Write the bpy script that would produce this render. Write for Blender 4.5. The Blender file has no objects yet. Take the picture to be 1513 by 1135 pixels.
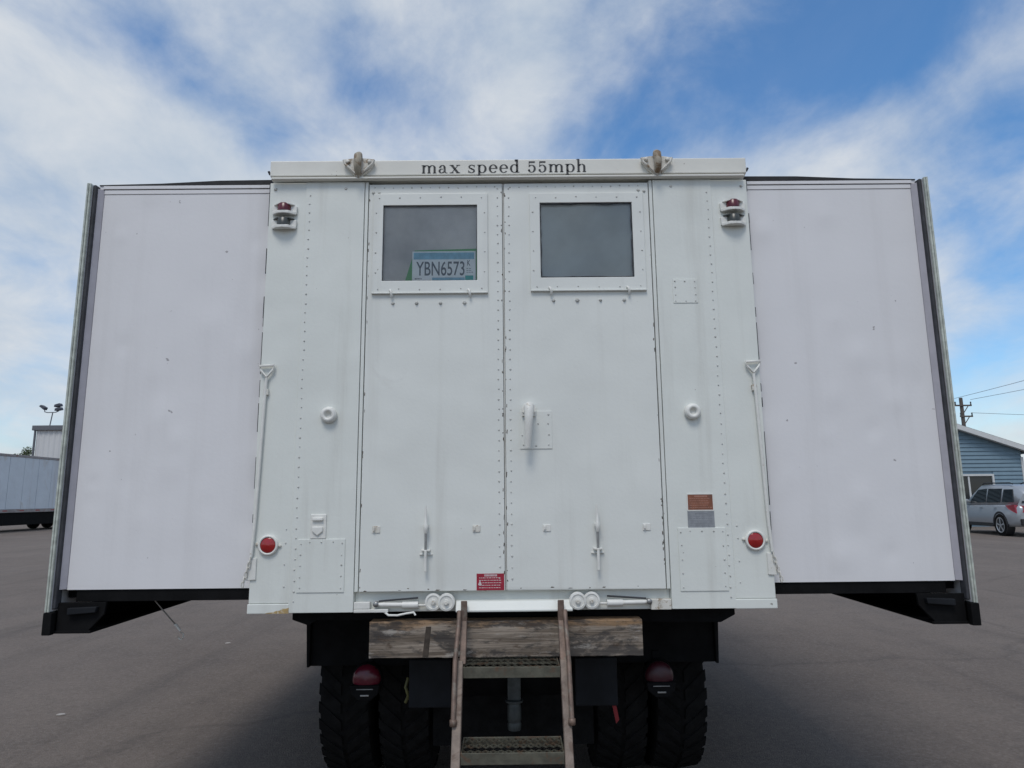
import bpy, math, random
from mathutils import Vector, Matrix
random.seed(7)
S = bpy.context.scene
COL = S.collection
PI = math.pi

# ------------------------------------------------------------------ camera
CAM_POS = Vector((-0.0095, -3.2508, 1.6))
PITCH, YAW, ROLL = 0.1663, -0.005, -0.0099
fw = Vector((-math.sin(YAW)*math.cos(PITCH), math.cos(YAW)*math.cos(PITCH), math.sin(PITCH)))
rt = Vector((math.cos(YAW), math.sin(YAW), 0)); up = rt.cross(fw)
r2 = rt*math.cos(ROLL) + up*math.sin(ROLL); u2 = up*math.cos(ROLL) - rt*math.sin(ROLL)
cd = bpy.data.cameras.new('camera'); cam = bpy.data.objects.new('camera', cd); COL.objects.link(cam)
M = Matrix.Identity(4)
for i in range(3):
    M[i][0], M[i][1], M[i][2], M[i][3] = r2[i], u2[i], -fw[i], CAM_POS[i]
cam.matrix_world = M
cd.sensor_width = 36; cd.lens = 36*999.95/1513; cd.clip_start = 0.05; cd.clip_end = 6000
S.camera = cam

# ------------------------------------------------------------------ light
SUN_AZ = math.radians(194)      # compass style, from +Y clockwise: behind the camera, a little left
SUN_EL = math.radians(58)
SKY_STRENGTH = 0.15
sd = bpy.data.lights.new('sun', 'SUN'); sd.energy = 1.5; sd.angle = math.radians(22); sd.color = (1, 0.95, 0.88)
sun = bpy.data.objects.new('sun', sd); COL.objects.link(sun)
sdir = Vector((math.sin(SUN_AZ)*math.cos(SUN_EL), math.cos(SUN_AZ)*math.cos(SUN_EL), math.sin(SUN_EL)))
sun.rotation_euler = sdir.to_track_quat('Z', 'Y').to_euler(); sun.location = (-6, -12, 20)

S.view_settings.view_transform = 'Standard'; S.view_settings.look = 'None'
S.view_settings.exposure = 0.0; S.view_settings.gamma = 1.0

W = bpy.data.worlds.new('World'); S.world = W; W.use_nodes = True
nt = W.node_tree; nt.nodes.clear(); N = nt.nodes.new; L = nt.links.new
def wmath(op, a, b=None, c=None, clamp=False):
    n = N('ShaderNodeMath'); n.operation = op; n.use_clamp = clamp
    for k, v in enumerate((a, b, c)):
        if v is None: continue
        if isinstance(v, (int, float)): n.inputs[k].default_value = v
        else: L(v, n.inputs[k])
    return n.outputs[0]
tc = N('ShaderNodeTexCoord'); DIR = tc.outputs['Generated']
sky = N('ShaderNodeTexSky'); sky.sky_type = 'NISHITA'; sky.sun_disc = False
sky.sun_elevation = SUN_EL; sky.sun_rotation = SUN_AZ; sky.altitude = 200; sky.air_density = 1.0; sky.dust_density = 0.25; sky.ozone_density = 1.6
hs = N('ShaderNodeHueSaturation'); hs.inputs['Saturation'].default_value = 1.42; hs.inputs['Value'].default_value = 1.06; L(sky.outputs[0], hs.inputs['Color'])
bg1 = N('ShaderNodeBackground'); L(hs.outputs[0], bg1.inputs[0]); bg1.inputs[1].default_value = SKY_STRENGTH
sep = N('ShaderNodeSeparateXYZ'); L(DIR, sep.inputs[0])
zc = wmath('ADD', wmath('MAXIMUM', sep.outputs[2], 0.0), 0.32)
cmb = N('ShaderNodeCombineXYZ'); L(wmath('DIVIDE', sep.outputs[0], zc), cmb.inputs[0]); L(wmath('DIVIDE', sep.outputs[1], zc), cmb.inputs[1])
def wnoise(scale, detail, rough, off, rot=0, stretch=(1,1,1), dist=0.0, src=None):
    mp = N('ShaderNodeMapping'); L(src or cmb.outputs[0], mp.inputs[0]); mp.inputs['Location'].default_value = off
    mp.inputs['Rotation'].default_value = (0, 0, rot); mp.inputs['Scale'].default_value = stretch
    n = N('ShaderNodeTexNoise'); L(mp.outputs[0], n.inputs['Vector']); n.inputs['Scale'].default_value = scale
    n.inputs['Detail'].default_value = detail; n.inputs['Roughness'].default_value = rough; n.inputs['Distortion'].default_value = dist
    return n.outputs[0]
n1 = wnoise(3.4, 8, 0.58, (2.3, 0.7, 1.1), 0.0, (1.0, 1.0, 1.5), 0.25, DIR)
n2 = wnoise(5.0, 9, 0.6, (0.4, 8.2, 0), 0.9, (1.0, 0.75, 1), 0.3)
field = wmath('ADD', wmath('MULTIPLY', n1, 0.92), wmath('MULTIPLY', n2, 0.38))
def bank(c, tilt, s1, s2, amp):
    """a cloud bank (amp > 0) or a clearing (amp < 0) centred on a compass direction, longer along its tilt"""
    global field
    c = Vector(c).normalized(); r = c.cross(Vector((0, 0, 1))).normalized(); u = r.cross(c)
    t1 = r*math.cos(tilt) + u*math.sin(tilt); t2 = u*math.cos(tilt) - r*math.sin(tilt)
    def dot(v):
        n = N('ShaderNodeVectorMath'); n.operation = 'DOT_PRODUCT'; L(DIR, n.inputs[0]); n.inputs[1].default_value = v; return n.outputs['Value']
    e = wmath('ADD', wmath('POWER', wmath('MULTIPLY', dot(t1), 1/s1), 2.0), wmath('POWER', wmath('MULTIPLY', dot(t2), 1/s2), 2.0))
    g = wmath('MULTIPLY', wmath('EXPONENT', wmath('MULTIPLY', e, -1.0)), wmath('GREATER_THAN', dot(c), 0.0))
    field = wmath('MULTIPLY_ADD', g, amp, field)
bank((-0.37, 0.78, 0.50), -0.50, 0.15, 0.045, -0.24)
bank((-0.17, 0.83, 0.53), -0.42, 0.12, 0.050, -0.14)
bank((0.42, 0.72, 0.57), 0.10, 0.36, 0.110, -0.38)
bank((0.58, 0.75, 0.32), 1.3, 0.18, 0.085, -0.24)
bank((0.46, 0.76, 0.45), 0.26, 0.34, 0.045, 0.12)
bank((0.04, 0.85, 0.52), 0.4, 0.17, 0.12, 0.20)
bank((-0.50, 0.72, 0.42), 0.2, 0.20, 0.14, 0.18)
bank((-0.10, 0.76, 0.64), 0.0, 0.30, 0.06, 0.12)
low = wmath('POWER', wmath('SUBTRACT', 1.0, wmath('MAXIMUM', sep.outputs[2], 0.0)), 4.0)     # milky air towards the horizon
field = wmath('MULTIPLY_ADD', low, 0.16, field)
mr = N('ShaderNodeMapRange'); mr.interpolation_type = 'SMOOTHSTEP'; L(field, mr.inputs[0])
mr.inputs[1].default_value = 0.32; mr.inputs[2].default_value = 0.88; mr.inputs[3].default_value = 0.13; mr.inputs[4].default_value = 0.97
bg2 = N('ShaderNodeBackground'); bg2.inputs[1].default_value = 1.0
cr = N('ShaderNodeValToRGB'); L(n2, cr.inputs[0])
cr.color_ramp.elements[0].position = 0.3; cr.color_ramp.elements[0].color = (0.49, 0.57, 0.67, 1)
cr.color_ramp.elements[1].position = 0.68; cr.color_ramp.elements[1].color = (0.69, 0.725, 0.765, 1)
L(cr.outputs[0], bg2.inputs[0])
mx = N('ShaderNodeMixShader'); L(mr.outputs[0], mx.inputs[0]); L(bg1.outputs[0], mx.inputs[1]); L(bg2.outputs[0], mx.inputs[2])
out = N('ShaderNodeOutputWorld'); L(mx.outputs[0], out.inputs[0])

# ------------------------------------------------------------------ materials
MATS = {}
def mat(name, color, rough=0.5, metal=0.0, var=0.0, vscale=6.0, bump=0.0, bscale=20.0, dent=0.0, spots=None, streak=None, spec=0.5, coat=0.0, stain=None):
    """procedural principled material: colour with noise variation, fine bump, broad dents, chips and vertical dirt streaks"""
    if name in MATS: return MATS[name]
    m = bpy.data.materials.new(name); m.use_nodes = True; t = m.node_tree; nd = t.nodes; lk = t.links
    b = nd['Principled BSDF']; b.inputs['Roughness'].default_value = rough; b.inputs['Metallic'].default_value = metal
    b.inputs['Specular IOR Level'].default_value = spec; b.inputs['Coat Weight'].default_value = coat
    geo = nd.new('ShaderNodeNewGeometry'); pos = geo.outputs['Position']
    def noise(scale, detail=5, rgh=0.55, stretch=None, dist=0):
        n = nd.new('ShaderNodeTexNoise'); n.inputs['Scale'].default_value = scale; n.inputs['Detail'].default_value = detail
        n.inputs['Roughness'].default_value = rgh; n.inputs['Distortion'].default_value = dist
        if stretch:
            mp = nd.new('ShaderNodeMapping'); mp.inputs['Scale'].default_value = stretch; lk.new(pos, mp.inputs[0]); lk.new(mp.outputs[0], n.inputs['Vector'])
        else: lk.new(pos, n.inputs['Vector'])
        return n.outputs[0]
    def ramp(v, a, b2):
        r = nd.new('ShaderNodeMapRange'); r.interpolation_type = 'SMOOTHSTEP'; lk.new(v, r.inputs[0]); r.inputs[1].default_value = a; r.inputs[2].default_value = b2; return r.outputs[0]
    def mix(f, a, c, amount=1.0):
        x = nd.new('ShaderNodeMix'); x.data_type = 'RGBA'
        if amount != 1.0:
            mm = nd.new('ShaderNodeMath'); mm.operation = 'MULTIPLY'; lk.new(f, mm.inputs[0]); mm.inputs[1].default_value = amount; f = mm.outputs[0]
        lk.new(f, x.inputs[0])
        for k, v in ((6, a), (7, c)):
            if isinstance(v, tuple): x.inputs[k].default_value = (*v[:3], 1)
            else: lk.new(v, x.inputs[k])
        return x.outputs[2]
    c = tuple(color)
    cur = None
    if var:
        d = tuple(max(0, v*(1-var)) for v in c); h = tuple(min(1, v*(1+var*0.6)) for v in c)
        cur = mix(ramp(noise(vscale, 6, 0.6), 0.3, 0.7), d, h)
    if streak:
        cur = mix(ramp(noise(streak[1], 5, 0.6, (1, 1, 0.06)), 0.52, 0.78), cur or c, streak[0], streak[2])
    if stain:
        cur = mix(ramp(noise(stain[1], 7, 0.65, None, 1.0), stain[2], stain[2]+0.12), cur or c, stain[0], stain[3])
    if spots:
        cur = mix(ramp(noise(spots[1], 3, 0.5), spots[2], spots[2]+0.03), cur or c, spots[0], spots[3])
    if cur: lk.new(cur, b.inputs['Base Color'])
    else: b.inputs['Base Color'].default_value = (*c[:3], 1)
    nrm = None
    for amt, sc, det in ((dent*1.5, 1.6, 2), (dent*0.12, 4.5, 1), (bump, bscale, 6)):
        if amt:
            bp = nd.new('ShaderNodeBump'); bp.inputs['Strength'].default_value = 1.0; bp.inputs['Distance'].default_value = amt
            lk.new(noise(sc, det), bp.inputs['Height'])
            if nrm: lk.new(nrm, bp.inputs['Normal'])
            nrm = bp.outputs[0]
    if nrm: lk.new(nrm, b.inputs['Normal'])
    MATS[name] = m
    return m
DIRT = (0.30, 0.27, 0.22)
BODY = mat('white_body_paint', (0.725, 0.745, 0.70), 0.42, var=0.035, vscale=2.5, dent=0.012, bump=0.0006, bscale=60, spots=((0.16, 0.13, 0.10), 34, 0.75, 0.8), streak=(DIRT, 9, 0.26), stain=((0.50, 0.48, 0.43), 4.0, 0.64, 0.22))
DOOR = mat('white_door_paint', (0.73, 0.745, 0.705), 0.40, var=0.03, vscale=2.2, dent=0.012, bump=0.0005, bscale=60, spots=((0.18, 0.15, 0.12), 31, 0.755, 0.8), streak=(DIRT, 8, 0.20), stain=((0.54, 0.53, 0.50), 4.2, 0.64, 0.22))
WING = mat('white_wing_paint', (0.735, 0.725, 0.73), 0.48, var=0.02, vscale=1.8, dent=0.006, bump=0.0005, bscale=50, spots=((0.22, 0.2, 0.2), 26, 0.745, 0.7), streak=((0.40, 0.38, 0.36), 6, 0.14), stain=((0.50, 0.48, 0.46), 5.0, 0.66, 0.25))
HEAD = mat('cream_header_paint', (0.72, 0.71, 0.65), 0.45, var=0.05, vscale=5, dent=0.006, spots=((0.2, 0.15, 0.1), 40, 0.74, 0.8), stain=((0.36, 0.30, 0.2), 7, 0.62, 0.4))
TRIM = mat('white_hardware_paint', (0.74, 0.735, 0.69), 0.42, var=0.07, vscale=25, stain=((0.30, 0.22, 0.13), 30, 0.62, 0.6))
RUSTW = mat('rusty_white_paint', (0.66, 0.64, 0.58), 0.55, var=0.1, vscale=30, stain=((0.24, 0.15, 0.07), 20, 0.52, 0.8))
RUSTB = mat('rust_brown_iron', (0.36, 0.32, 0.25), 0.6, var=0.2, vscale=30, stain=((0.17, 0.10, 0.045), 16, 0.45, 0.85))
RUSTO = mat('orange_rust', (0.40, 0.28, 0.12), 0.85, var=0.3, vscale=50, stain=((0.62, 0.58, 0.48), 45, 0.5, 0.8))
CHIP = mat('bare_primer_chip', (0.13, 0.11, 0.09), 0.8, var=0.4, vscale=60)
RIV = mat('worn_shaded_rivet', (0.53, 0.53, 0.50), 0.5, var=0.25, vscale=60)  # grey holds both dirt and painted-in shading of the rivet heads
SEAM = mat('black_seam_rubber', (0.022, 0.022, 0.024), 0.8, var=0.3, vscale=30)
SEAL = mat('dark_seal_rubber', (0.045, 0.047, 0.055), 0.75, var=0.35, vscale=18)
FLANGE = mat('lilac_grey_frame', (0.42, 0.405, 0.44), 0.5, var=0.08, vscale=12)
ALU = mat('weathered_green_edge', (0.50, 0.53, 0.47), 0.45, 0.1, var=0.25, vscale=26, streak=((0.10, 0.11, 0.10), 60, 0.5))
BLACK = mat('black_chassis_paint', (0.0065, 0.0065, 0.007), 0.75, var=0.4, vscale=9, bump=0.001, bscale=60, spec=0.12)
BLUEBLK = mat('blue_black_steel', (0.011, 0.0125, 0.0155), 0.6, var=0.3, vscale=8, spec=0.2)
RUBBER = mat('tyre_rubber', (0.010, 0.0097, 0.0095), 0.95, var=0.4, vscale=14, bump=0.002, bscale=60, spec=0.15)
REDLENS = mat('red_lens', (0.33, 0.012, 0.012), 0.18, var=0.12, vscale=30, coat=0.5)
DARKRED = mat('dark_red_lens', (0.10, 0.010, 0.02), 0.25, var=0.2, vscale=30)
BLKLENS = mat('smoked_lens', (0.05, 0.055, 0.05), 0.3, var=0.2, vscale=40)
OLIVE = mat('worn_olive_steel', (0.105, 0.10, 0.075), 0.6, 0.2, var=0.3, vscale=22, bump=0.001, bscale=80, stain=((0.11, 0.065, 0.04), 14, 0.52, 0.8))
BROWN = mat('rusty_rail_steel', (0.17, 0.115, 0.088), 0.5, 0.2, var=0.35, vscale=20, bump=0.001, bscale=80, stain=((0.19, 0.17, 0.14), 18, 0.52, 0.8))
RAILB = mat('grey_brown_rail', (0.20, 0.155, 0.125), 0.55, 0.15, var=0.3, vscale=18, bump=0.001, bscale=80, stain=((0.10, 0.06, 0.04), 16, 0.52, 0.7))
STEEL = mat('dull_steel', (0.34, 0.34, 0.33), 0.42, 0.6, var=0.2, vscale=30)
INSIDE = mat('grey_interior_paint', (0.42, 0.42, 0.40), 0.7, var=0.06)
LETTER = mat('charcoal_lettering', (0.035, 0.037, 0.04), 0.6, var=0.4, vscale=70, stain=((0.5, 0.5, 0.48), 55, 0.62, 0.8))

def wood_mat():
    """old sawn timber: long grain along x, grey weathering, dark tarry patches, orange-brown upper edge of bare wood"""
    m = bpy.data.materials.new('weathered_timber'); m.use_nodes = True; t = m.node_tree; nd = t.nodes; lk = t.links; b = nd['Principled BSDF']; b.inputs['Roughness'].default_value = 0.9
    b.inputs['Specular IOR Level'].default_value = 0.2
    geo = nd.new('ShaderNodeNewGeometry'); pos = geo.outputs['Position']
    def noise(sc, st, d=6, r=0.6, dist=0.0, off=0.0):
        mp = nd.new('ShaderNodeMapping'); mp.inputs['Scale'].default_value = st; mp.inputs['Location'].default_value = (off, off, off); lk.new(pos, mp.inputs[0])
        n = nd.new('ShaderNodeTexNoise'); lk.new(mp.outputs[0], n.inputs['Vector']); n.inputs['Scale'].default_value = sc; n.inputs['Detail'].default_value = d; n.inputs['Roughness'].default_value = r; n.inputs['Distortion'].default_value = dist
        return n.outputs[0]
    def rng(v, a, c, lo=0.0, hi=1.0):
        r = nd.new('ShaderNodeMapRange'); r.interpolation_type = 'SMOOTHSTEP'; lk.new(v, r.inputs[0]); r.inputs[1].default_value = a; r.inputs[2].default_value = c; r.inputs[3].default_value = lo; r.inputs[4].default_value = hi; return r.outputs[0]
    def mix(f, a, c):
        x = nd.new('ShaderNodeMix'); x.data_type = 'RGBA'; lk.new(f, x.inputs[0])
        for k, v in ((6, a), (7, c)):
            if isinstance(v, tuple): x.inputs[k].default_value = (*v, 1)
            else: lk.new(v, x.inputs[k])
        return x.outputs[2]
    grain = noise(42, (0.05, 1, 1), 7, 0.65, 0.2)
    c = mix(rng(grain, 0.35, 0.65), (0.135, 0.108, 0.084), (0.35, 0.295, 0.24))
    sp = nd.new('ShaderNodeSeparateXYZ'); lk.new(pos, sp.inputs[0])
    md = nd.new('ShaderNodeMath'); md.operation = 'MULTIPLY_ADD'; lk.new(noise(5, (1, 1, 2), 6, 0.6), md.inputs[0]); md.inputs[1].default_value = 0.12; lk.new(sp.outputs[2], md.inputs[2])
    c = mix(rng(md.outputs[0], 1.065, 1.09, 0, 0.6), c, (0.34, 0.20, 0.095))
    c = mix(rng(noise(7, (0.45, 1, 1.3), 9, 0.72, 0.3, 3.0), 0.455, 0.56, 0, 0.85), c, (0.05, 0.047, 0.046))
    c = mix(rng(noise(22, (0.5, 1, 1), 8, 0.75, 0.0, 7.0), 0.56, 0.66, 0, 0.7), c, (0.075, 0.05, 0.035))
    c = mix(rng(noise(16, (0.3, 1, 1), 8, 0.7, 0.0, 1.0), 0.56, 0.66, 0, 0.6), c, (0.44, 0.41, 0.37))
    lk.new(c, b.inputs['Base Color'])
    bp = nd.new('ShaderNodeBump'); bp.inputs['Distance'].default_value = 0.006; lk.new(grain, bp.inputs['Height']); lk.new(bp.outputs[0], b.inputs['Normal'])
    return m
WOOD = wood_mat()

def glass_mat():
    m = bpy.data.materials.new('dusty_window_glass'); m.use_nodes = True; t = m.node_tree; nd = t.nodes; lk = t.links; nd.clear()
    o = nd.new('ShaderNodeOutputMaterial'); tr = nd.new('ShaderNodeBsdfTransparent'); tr.inputs[0].default_value = (0.998, 1.0, 1.0, 1)
    df = nd.new('ShaderNodeBsdfDiffuse'); df.inputs[0].default_value = (0.44, 0.47, 0.485, 1)
    gl = nd.new('ShaderNodeBsdfGlossy'); gl.inputs['Roughness'].default_value = 0.03
    geo = nd.new('ShaderNodeNewGeometry'); ns = nd.new('ShaderNodeTexNoise'); lk.new(geo.outputs['Position'], ns.inputs['Vector']); ns.inputs['Scale'].default_value = 3.5; ns.inputs['Detail'].default_value = 6
    r = nd.new('ShaderNodeMapRange'); lk.new(ns.outputs[0], r.inputs[0]); r.inputs[1].default_value = 0.3; r.inputs[2].default_value = 0.7; r.inputs[3].default_value = 0.008; r.inputs[4].default_value = 0.03
    m1 = nd.new('ShaderNodeMixShader'); lk.new(r.outputs[0], m1.inputs[0]); lk.new(tr.outputs[0], m1.inputs[1]); lk.new(df.outputs[0], m1.inputs[2])
    fr = nd.new('ShaderNodeFresnel'); fr.inputs[0].default_value = 1.5
    m2 = nd.new('ShaderNodeMixShader'); lk.new(fr.outputs[0], m2.inputs[0]); lk.new(m1.outputs[0], m2.inputs[1]); lk.new(gl.outputs[0], m2.inputs[2])
    lk.new(m2.outputs[0], o.inputs[0]); return m
GLASS = glass_mat()

def asphalt():
    m = bpy.data.materials.new('asphalt'); m.use_nodes = True; t = m.node_tree; nd = t.nodes; lk = t.links; b = nd['Principled BSDF']
    geo = nd.new('ShaderNodeNewGeometry'); pos = geo.outputs['Position']
    def noise(s, d=5, r=0.6, dist=0, st=None):
        n = nd.new('ShaderNodeTexNoise'); n.inputs['Scale'].default_value = s; n.inputs['Detail'].default_value = d; n.inputs['Roughness'].default_value = r; n.inputs['Distortion'].default_value = dist
        if st:
            mp = nd.new('ShaderNodeMapping'); mp.inputs['Scale'].default_value = st; mp.inputs['Rotation'].default_value = (0, 0, 0.35); lk.new(pos, mp.inputs[0]); lk.new(mp.outputs[0], n.inputs['Vector'])
        else: lk.new(pos, n.inputs['Vector'])
        return n
    def rng(v, a, c, lo=0.0, hi=1.0):
        r = nd.new('ShaderNodeMapRange'); lk.new(v, r.inputs[0]); r.inputs[1].default_value = a; r.inputs[2].default_value = c; r.inputs[3].default_value = lo; r.inputs[4].default_value = hi; return r.outputs[0]
    def mix(f, a, c):
        x = nd.new('ShaderNodeMix'); x.data_type = 'RGBA'; lk.new(f, x.inputs[0])
        for k, v in ((6, a), (7, c)):
            if isinstance(v, tuple): x.inputs[k].default_value = (*v, 1)
            else: lk.new(v, x.inputs[k])
        return x.outputs[2]
    c = mix(rng(noise(0.35, 6, 0.6, 0.5).outputs[0], 0.3, 0.7), (0.128, 0.098, 0.079), (0.186, 0.148, 0.122))
    c = mix(rng(noise(0.8, 5, 0.6, 0.3, (1, 0.15, 1)).outputs[0], 0.55, 0.75, 0, 0.35), c, (0.07, 0.065, 0.062))
    c = mix(rng(noise(95, 3, 0.7).outputs[0], 0.50, 0.72, 0, 0.75), c, (0.19, 0.18, 0.17))
    c = mix(rng(noise(140, 2, 0.7).outputs[0], 0.56, 0.72, 0, 0.7), c, (0.04, 0.038, 0.037))
    c = mix(rng(noise(2.6, 8, 0.75, 0.2).outputs[0], 0.46, 0.70, 0, 0.40), c, (0.068, 0.058, 0.051))
    c = mix(rng(noise(34, 6, 0.75).outputs[0], 0.50, 0.70, 0, 0.6), c, (0.235, 0.20, 0.172))
    c = mix(rng(noise(17, 7, 0.8).outputs[0], 0.48, 0.70, 0, 0.55), c, (0.235, 0.195, 0.165))
    c = mix(rng(noise(24, 7, 0.8, 0.2).outputs[0], 0.52, 0.70, 0, 0.6), c, (0.055, 0.045, 0.038))
    c = mix(rng(noise(1.6, 6, 0.65, 0.2, (1, 0.07, 1)).outputs[0], 0.54, 0.70, 0, 0.35), c, (0.062, 0.052, 0.045))
    wv = nd.new('ShaderNodeVectorMath'); wv.operation = 'ADD'; lk.new(pos, wv.inputs[0]); lk.new(noise(0.9, 4).outputs[1], wv.inputs[1])
    vo = nd.new('ShaderNodeTexVoronoi'); vo.feature = 'DISTANCE_TO_EDGE'; vo.inputs['Scale'].default_value = 0.16; lk.new(wv.outputs[0], vo.inputs['Vector'])
    c = mix(rng(vo.outputs['Distance'], 0.0, 0.010, 0.22, 0.0), c, (0.018, 0.017, 0.017))
    lk.new(c, b.inputs['Base Color']); b.inputs['Roughness'].default_value = 0.88
    bp = nd.new('ShaderNodeBump'); bp.inputs['Distance'].default_value = 0.010; lk.new(noise(85, 4, 0.7).outputs[0], bp.inputs['Height']); lk.new(bp.outputs[0], b.inputs['Normal'])
    return m

# ------------------------------------------------------------------ mesh helpers
ORG = {}        # world position of every object's origin
class MB:
    def __init__(s): s.v = []; s.f = []; s.sm = []
    def add(s, verts, faces, smooth=False):
        o = len(s.v); s.v += [tuple(p) for p in verts]
        for f in faces: s.f.append([i+o for i in f]); s.sm.append(smooth)
        return s
    def box(s, x0, x1, y0, y1, z0, z1):
        x0, x1 = min(x0, x1), max(x0, x1)
        v = [(x, y, z) for z in (z0, z1) for y in (y0, y1) for x in (x0, x1)]
        return s.add(v, [(0,2,3,1),(4,5,7,6),(0,1,5,4),(2,6,7,3),(0,4,6,2),(1,3,7,5)])
    def prism(s, poly, a0, a1, axis='y'):
        """polygon in the plane across the axis, extruded from a0 to a1 (y: x,z   x: y,z   z: x,y)"""
        P = {'y': lambda p, a: (p[0], a, p[1]), 'x': lambda p, a: (a, p[0], p[1]), 'z': lambda p, a: (p[0], p[1], a)}[axis]
        n = len(poly); v = [P(p, a0) for p in poly] + [P(p, a1) for p in poly]
        return s.add(v, [list(range(n))[::-1], list(range(n, 2*n))] + [(i, (i+1) % n, n+(i+1) % n, n+i) for i in range(n)])
    def frame(s, x0, x1, z0, z1, hx0, hx1, hz0, hz1, y0, y1):
        o = [(x0,z0),(x1,z0),(x1,z1),(x0,z1)]; h = [(hx0,hz0),(hx1,hz0),(hx1,hz1),(hx0,hz1)]
        v = [(p[0], y, p[1]) for y in (y0, y1) for p in o+h]; f = []
        for i in range(4):
            j = (i+1) % 4
            f += [(i, j, 4+j, 4+i), (8+j, 8+i, 12+i, 12+j), (j, i, 8+i, 8+j), (4+i, 4+j, 12+j, 12+i)]
        return s.add(v, f)
    def tube(s, pts, r, n=8, closed=False, caps=True):
        pts = [Vector(p) for p in pts]; rr = r if isinstance(r, (list, tuple)) else [r]*len(pts)
        rings = []; pu = None
        for i, p in enumerate(pts):
            a = pts[i-1] if (i > 0 or closed) else p; b = pts[(i+1) % len(pts)] if (i < len(pts)-1 or closed) else p
            d = (b-a).normalized()
            if pu is None: pu = d.orthogonal().normalized()
            u = (pu - d*pu.dot(d)).normalized(); pu = u; w = d.cross(u)
            rings.append([p + (u*math.cos(2*PI*k/n) + w*math.sin(2*PI*k/n))*rr[i] for k in range(n)])
        v = [q for g in rings for q in g]; f = []; m = len(pts)
        for i in range(m if closed else m-1):
            for k in range(n):
                j = (i+1) % m; f.append((i*n+k, i*n+(k+1) % n, j*n+(k+1) % n, j*n+k))
        s.add(v, f, True)
        if caps and not closed:
            s.add(rings[0], [list(range(n))[::-1]]); s.add(rings[-1], [list(range(n))])
        return s
    def lathe(s, c, prof, n=24, axis='y', smooth=True):
        """profile of (radius, along) about the axis through c"""
        c = Vector(c); v = []
        for r, h in prof:
            for k in range(n):
                a = 2*PI*k/n; q = (r*math.cos(a), r*math.sin(a))
                v.append(c + {'y': Vector((q[0], h, q[1])), 'x': Vector((h, q[0], q[1])), 'z': Vector((q[0], q[1], h))}[axis])
        f = [(i*n+k, i*n+(k+1) % n, (i+1)*n+(k+1) % n, (i+1)*n+k) for i in range(len(prof)-1) for k in range(n)]
        return s.add(v, f, smooth)
    def rivet(s, x, y, z, r=0.005, h=0.003):
        r *= random.uniform(0.75, 1.2); x += random.uniform(-.0015, .0015); z += random.uniform(-.003, .003) if r < 0.007 else 0
        v = [(x + r*math.cos(k*PI/3), y, z + r*math.sin(k*PI/3)) for k in range(6)] + [(x + r*0.5*math.cos(k*PI/3), y-h, z + r*0.5*math.sin(k*PI/3)) for k in range(6)]
        return s.add(v, [(k, (k+1) % 6, 6+(k+1) % 6, 6+k) for k in range(6)] + [(6,7,8,9,10,11)], False)
    def build(s, name, m, parent=None, bevel=0.0, origin=None, kind=None, label=None, seg=2):
        me = bpy.data.meshes.new(name)
        if origin is None:
            lo = [min(p[i] for p in s.v) for i in range(3)]; hi = [max(p[i] for p in s.v) for i in range(3)]
            origin = Vector(((lo[0]+hi[0])/2, (lo[1]+hi[1])/2, lo[2] if parent is None else (lo[2]+hi[2])/2))
        origin = Vector(origin)
        me.from_pydata([tuple(Vector(p)-origin) for p in s.v], [], s.f); me.validate()
        if len(me.polygons) == len(s.sm): me.polygons.foreach_set('use_smooth', s.sm)
        if m: me.materials.append(m)
        o = bpy.data.objects.new(name, me); COL.objects.link(o); return place(o, parent, origin, bevel, kind, label, seg)
def place(o, parent, origin, bevel=0, kind=None, label=None, seg=2):
    ORG[o.name] = Vector(origin)
    o.parent = parent; o.location = Vector(origin) - (ORG[parent.name] if parent else Vector())
    if bevel:
        b = o.modifiers.new('bevel', 'BEVEL'); b.width = bevel; b.segments = seg; b.limit_method = 'ANGLE'; b.angle_limit = math.radians(40)
    if kind: o['kind'] = kind
    if label: o['label'] = label
    return o
def thing(name, loc, label, cat, group=None):
    o = bpy.data.objects.new(name, None); COL.objects.link(o); o.location = loc; ORG[o.name] = Vector(loc); o.empty_display_size = 0.2
    o['label'] = label; o['category'] = cat
    if group: o['group'] = group
    return o
def copy_tree(o, parent, offset=Vector()):
    c = o.copy(); COL.objects.link(c); c.parent = parent
    ORG[c.name] = ORG[o.name] + offset
    c.location = ORG[c.name] - (ORG[parent.name] if parent else Vector())
    for ch in list(o.children): copy_tree(ch, c, offset)
    return c
def text_mesh(name, body, size, xscale, origin, m, parent, y, label=None, extrude=0.0004):
    """flat lettering with the built-in font, standing in the x-z plane, lower left corner at origin"""
    cu = bpy.data.curves.new(name, 'FONT'); cu.body = body; cu.size = size; cu.extrude = extrude; cu.offset = size*0.004
    to = bpy.data.objects.new(name+'_tmp', cu); COL.objects.link(to); bpy.context.view_layer.update()
    me = bpy.data.meshes.new_from_object(to.evaluated_get(bpy.context.evaluated_depsgraph_get())); bpy.data.objects.remove(to)
    mb = MB(); mb.add([(origin[0]+v.co.x*xscale, y-v.co.z, origin[1]+v.co.y) for v in me.vertices], [list(p.vertices) for p in me.polygons])
    return mb.build(name, m, parent, label=label)

# ------------------------------------------------------------------ the ground
g = MB().add([(-1500,-1500,0),(1500,-1500,0),(1500,2500,0),(-1500,2500,0)], [(0,1,2,3)]).build('asphalt_lot', asphalt(), None, origin=(0,0,0), kind='structure')

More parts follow.
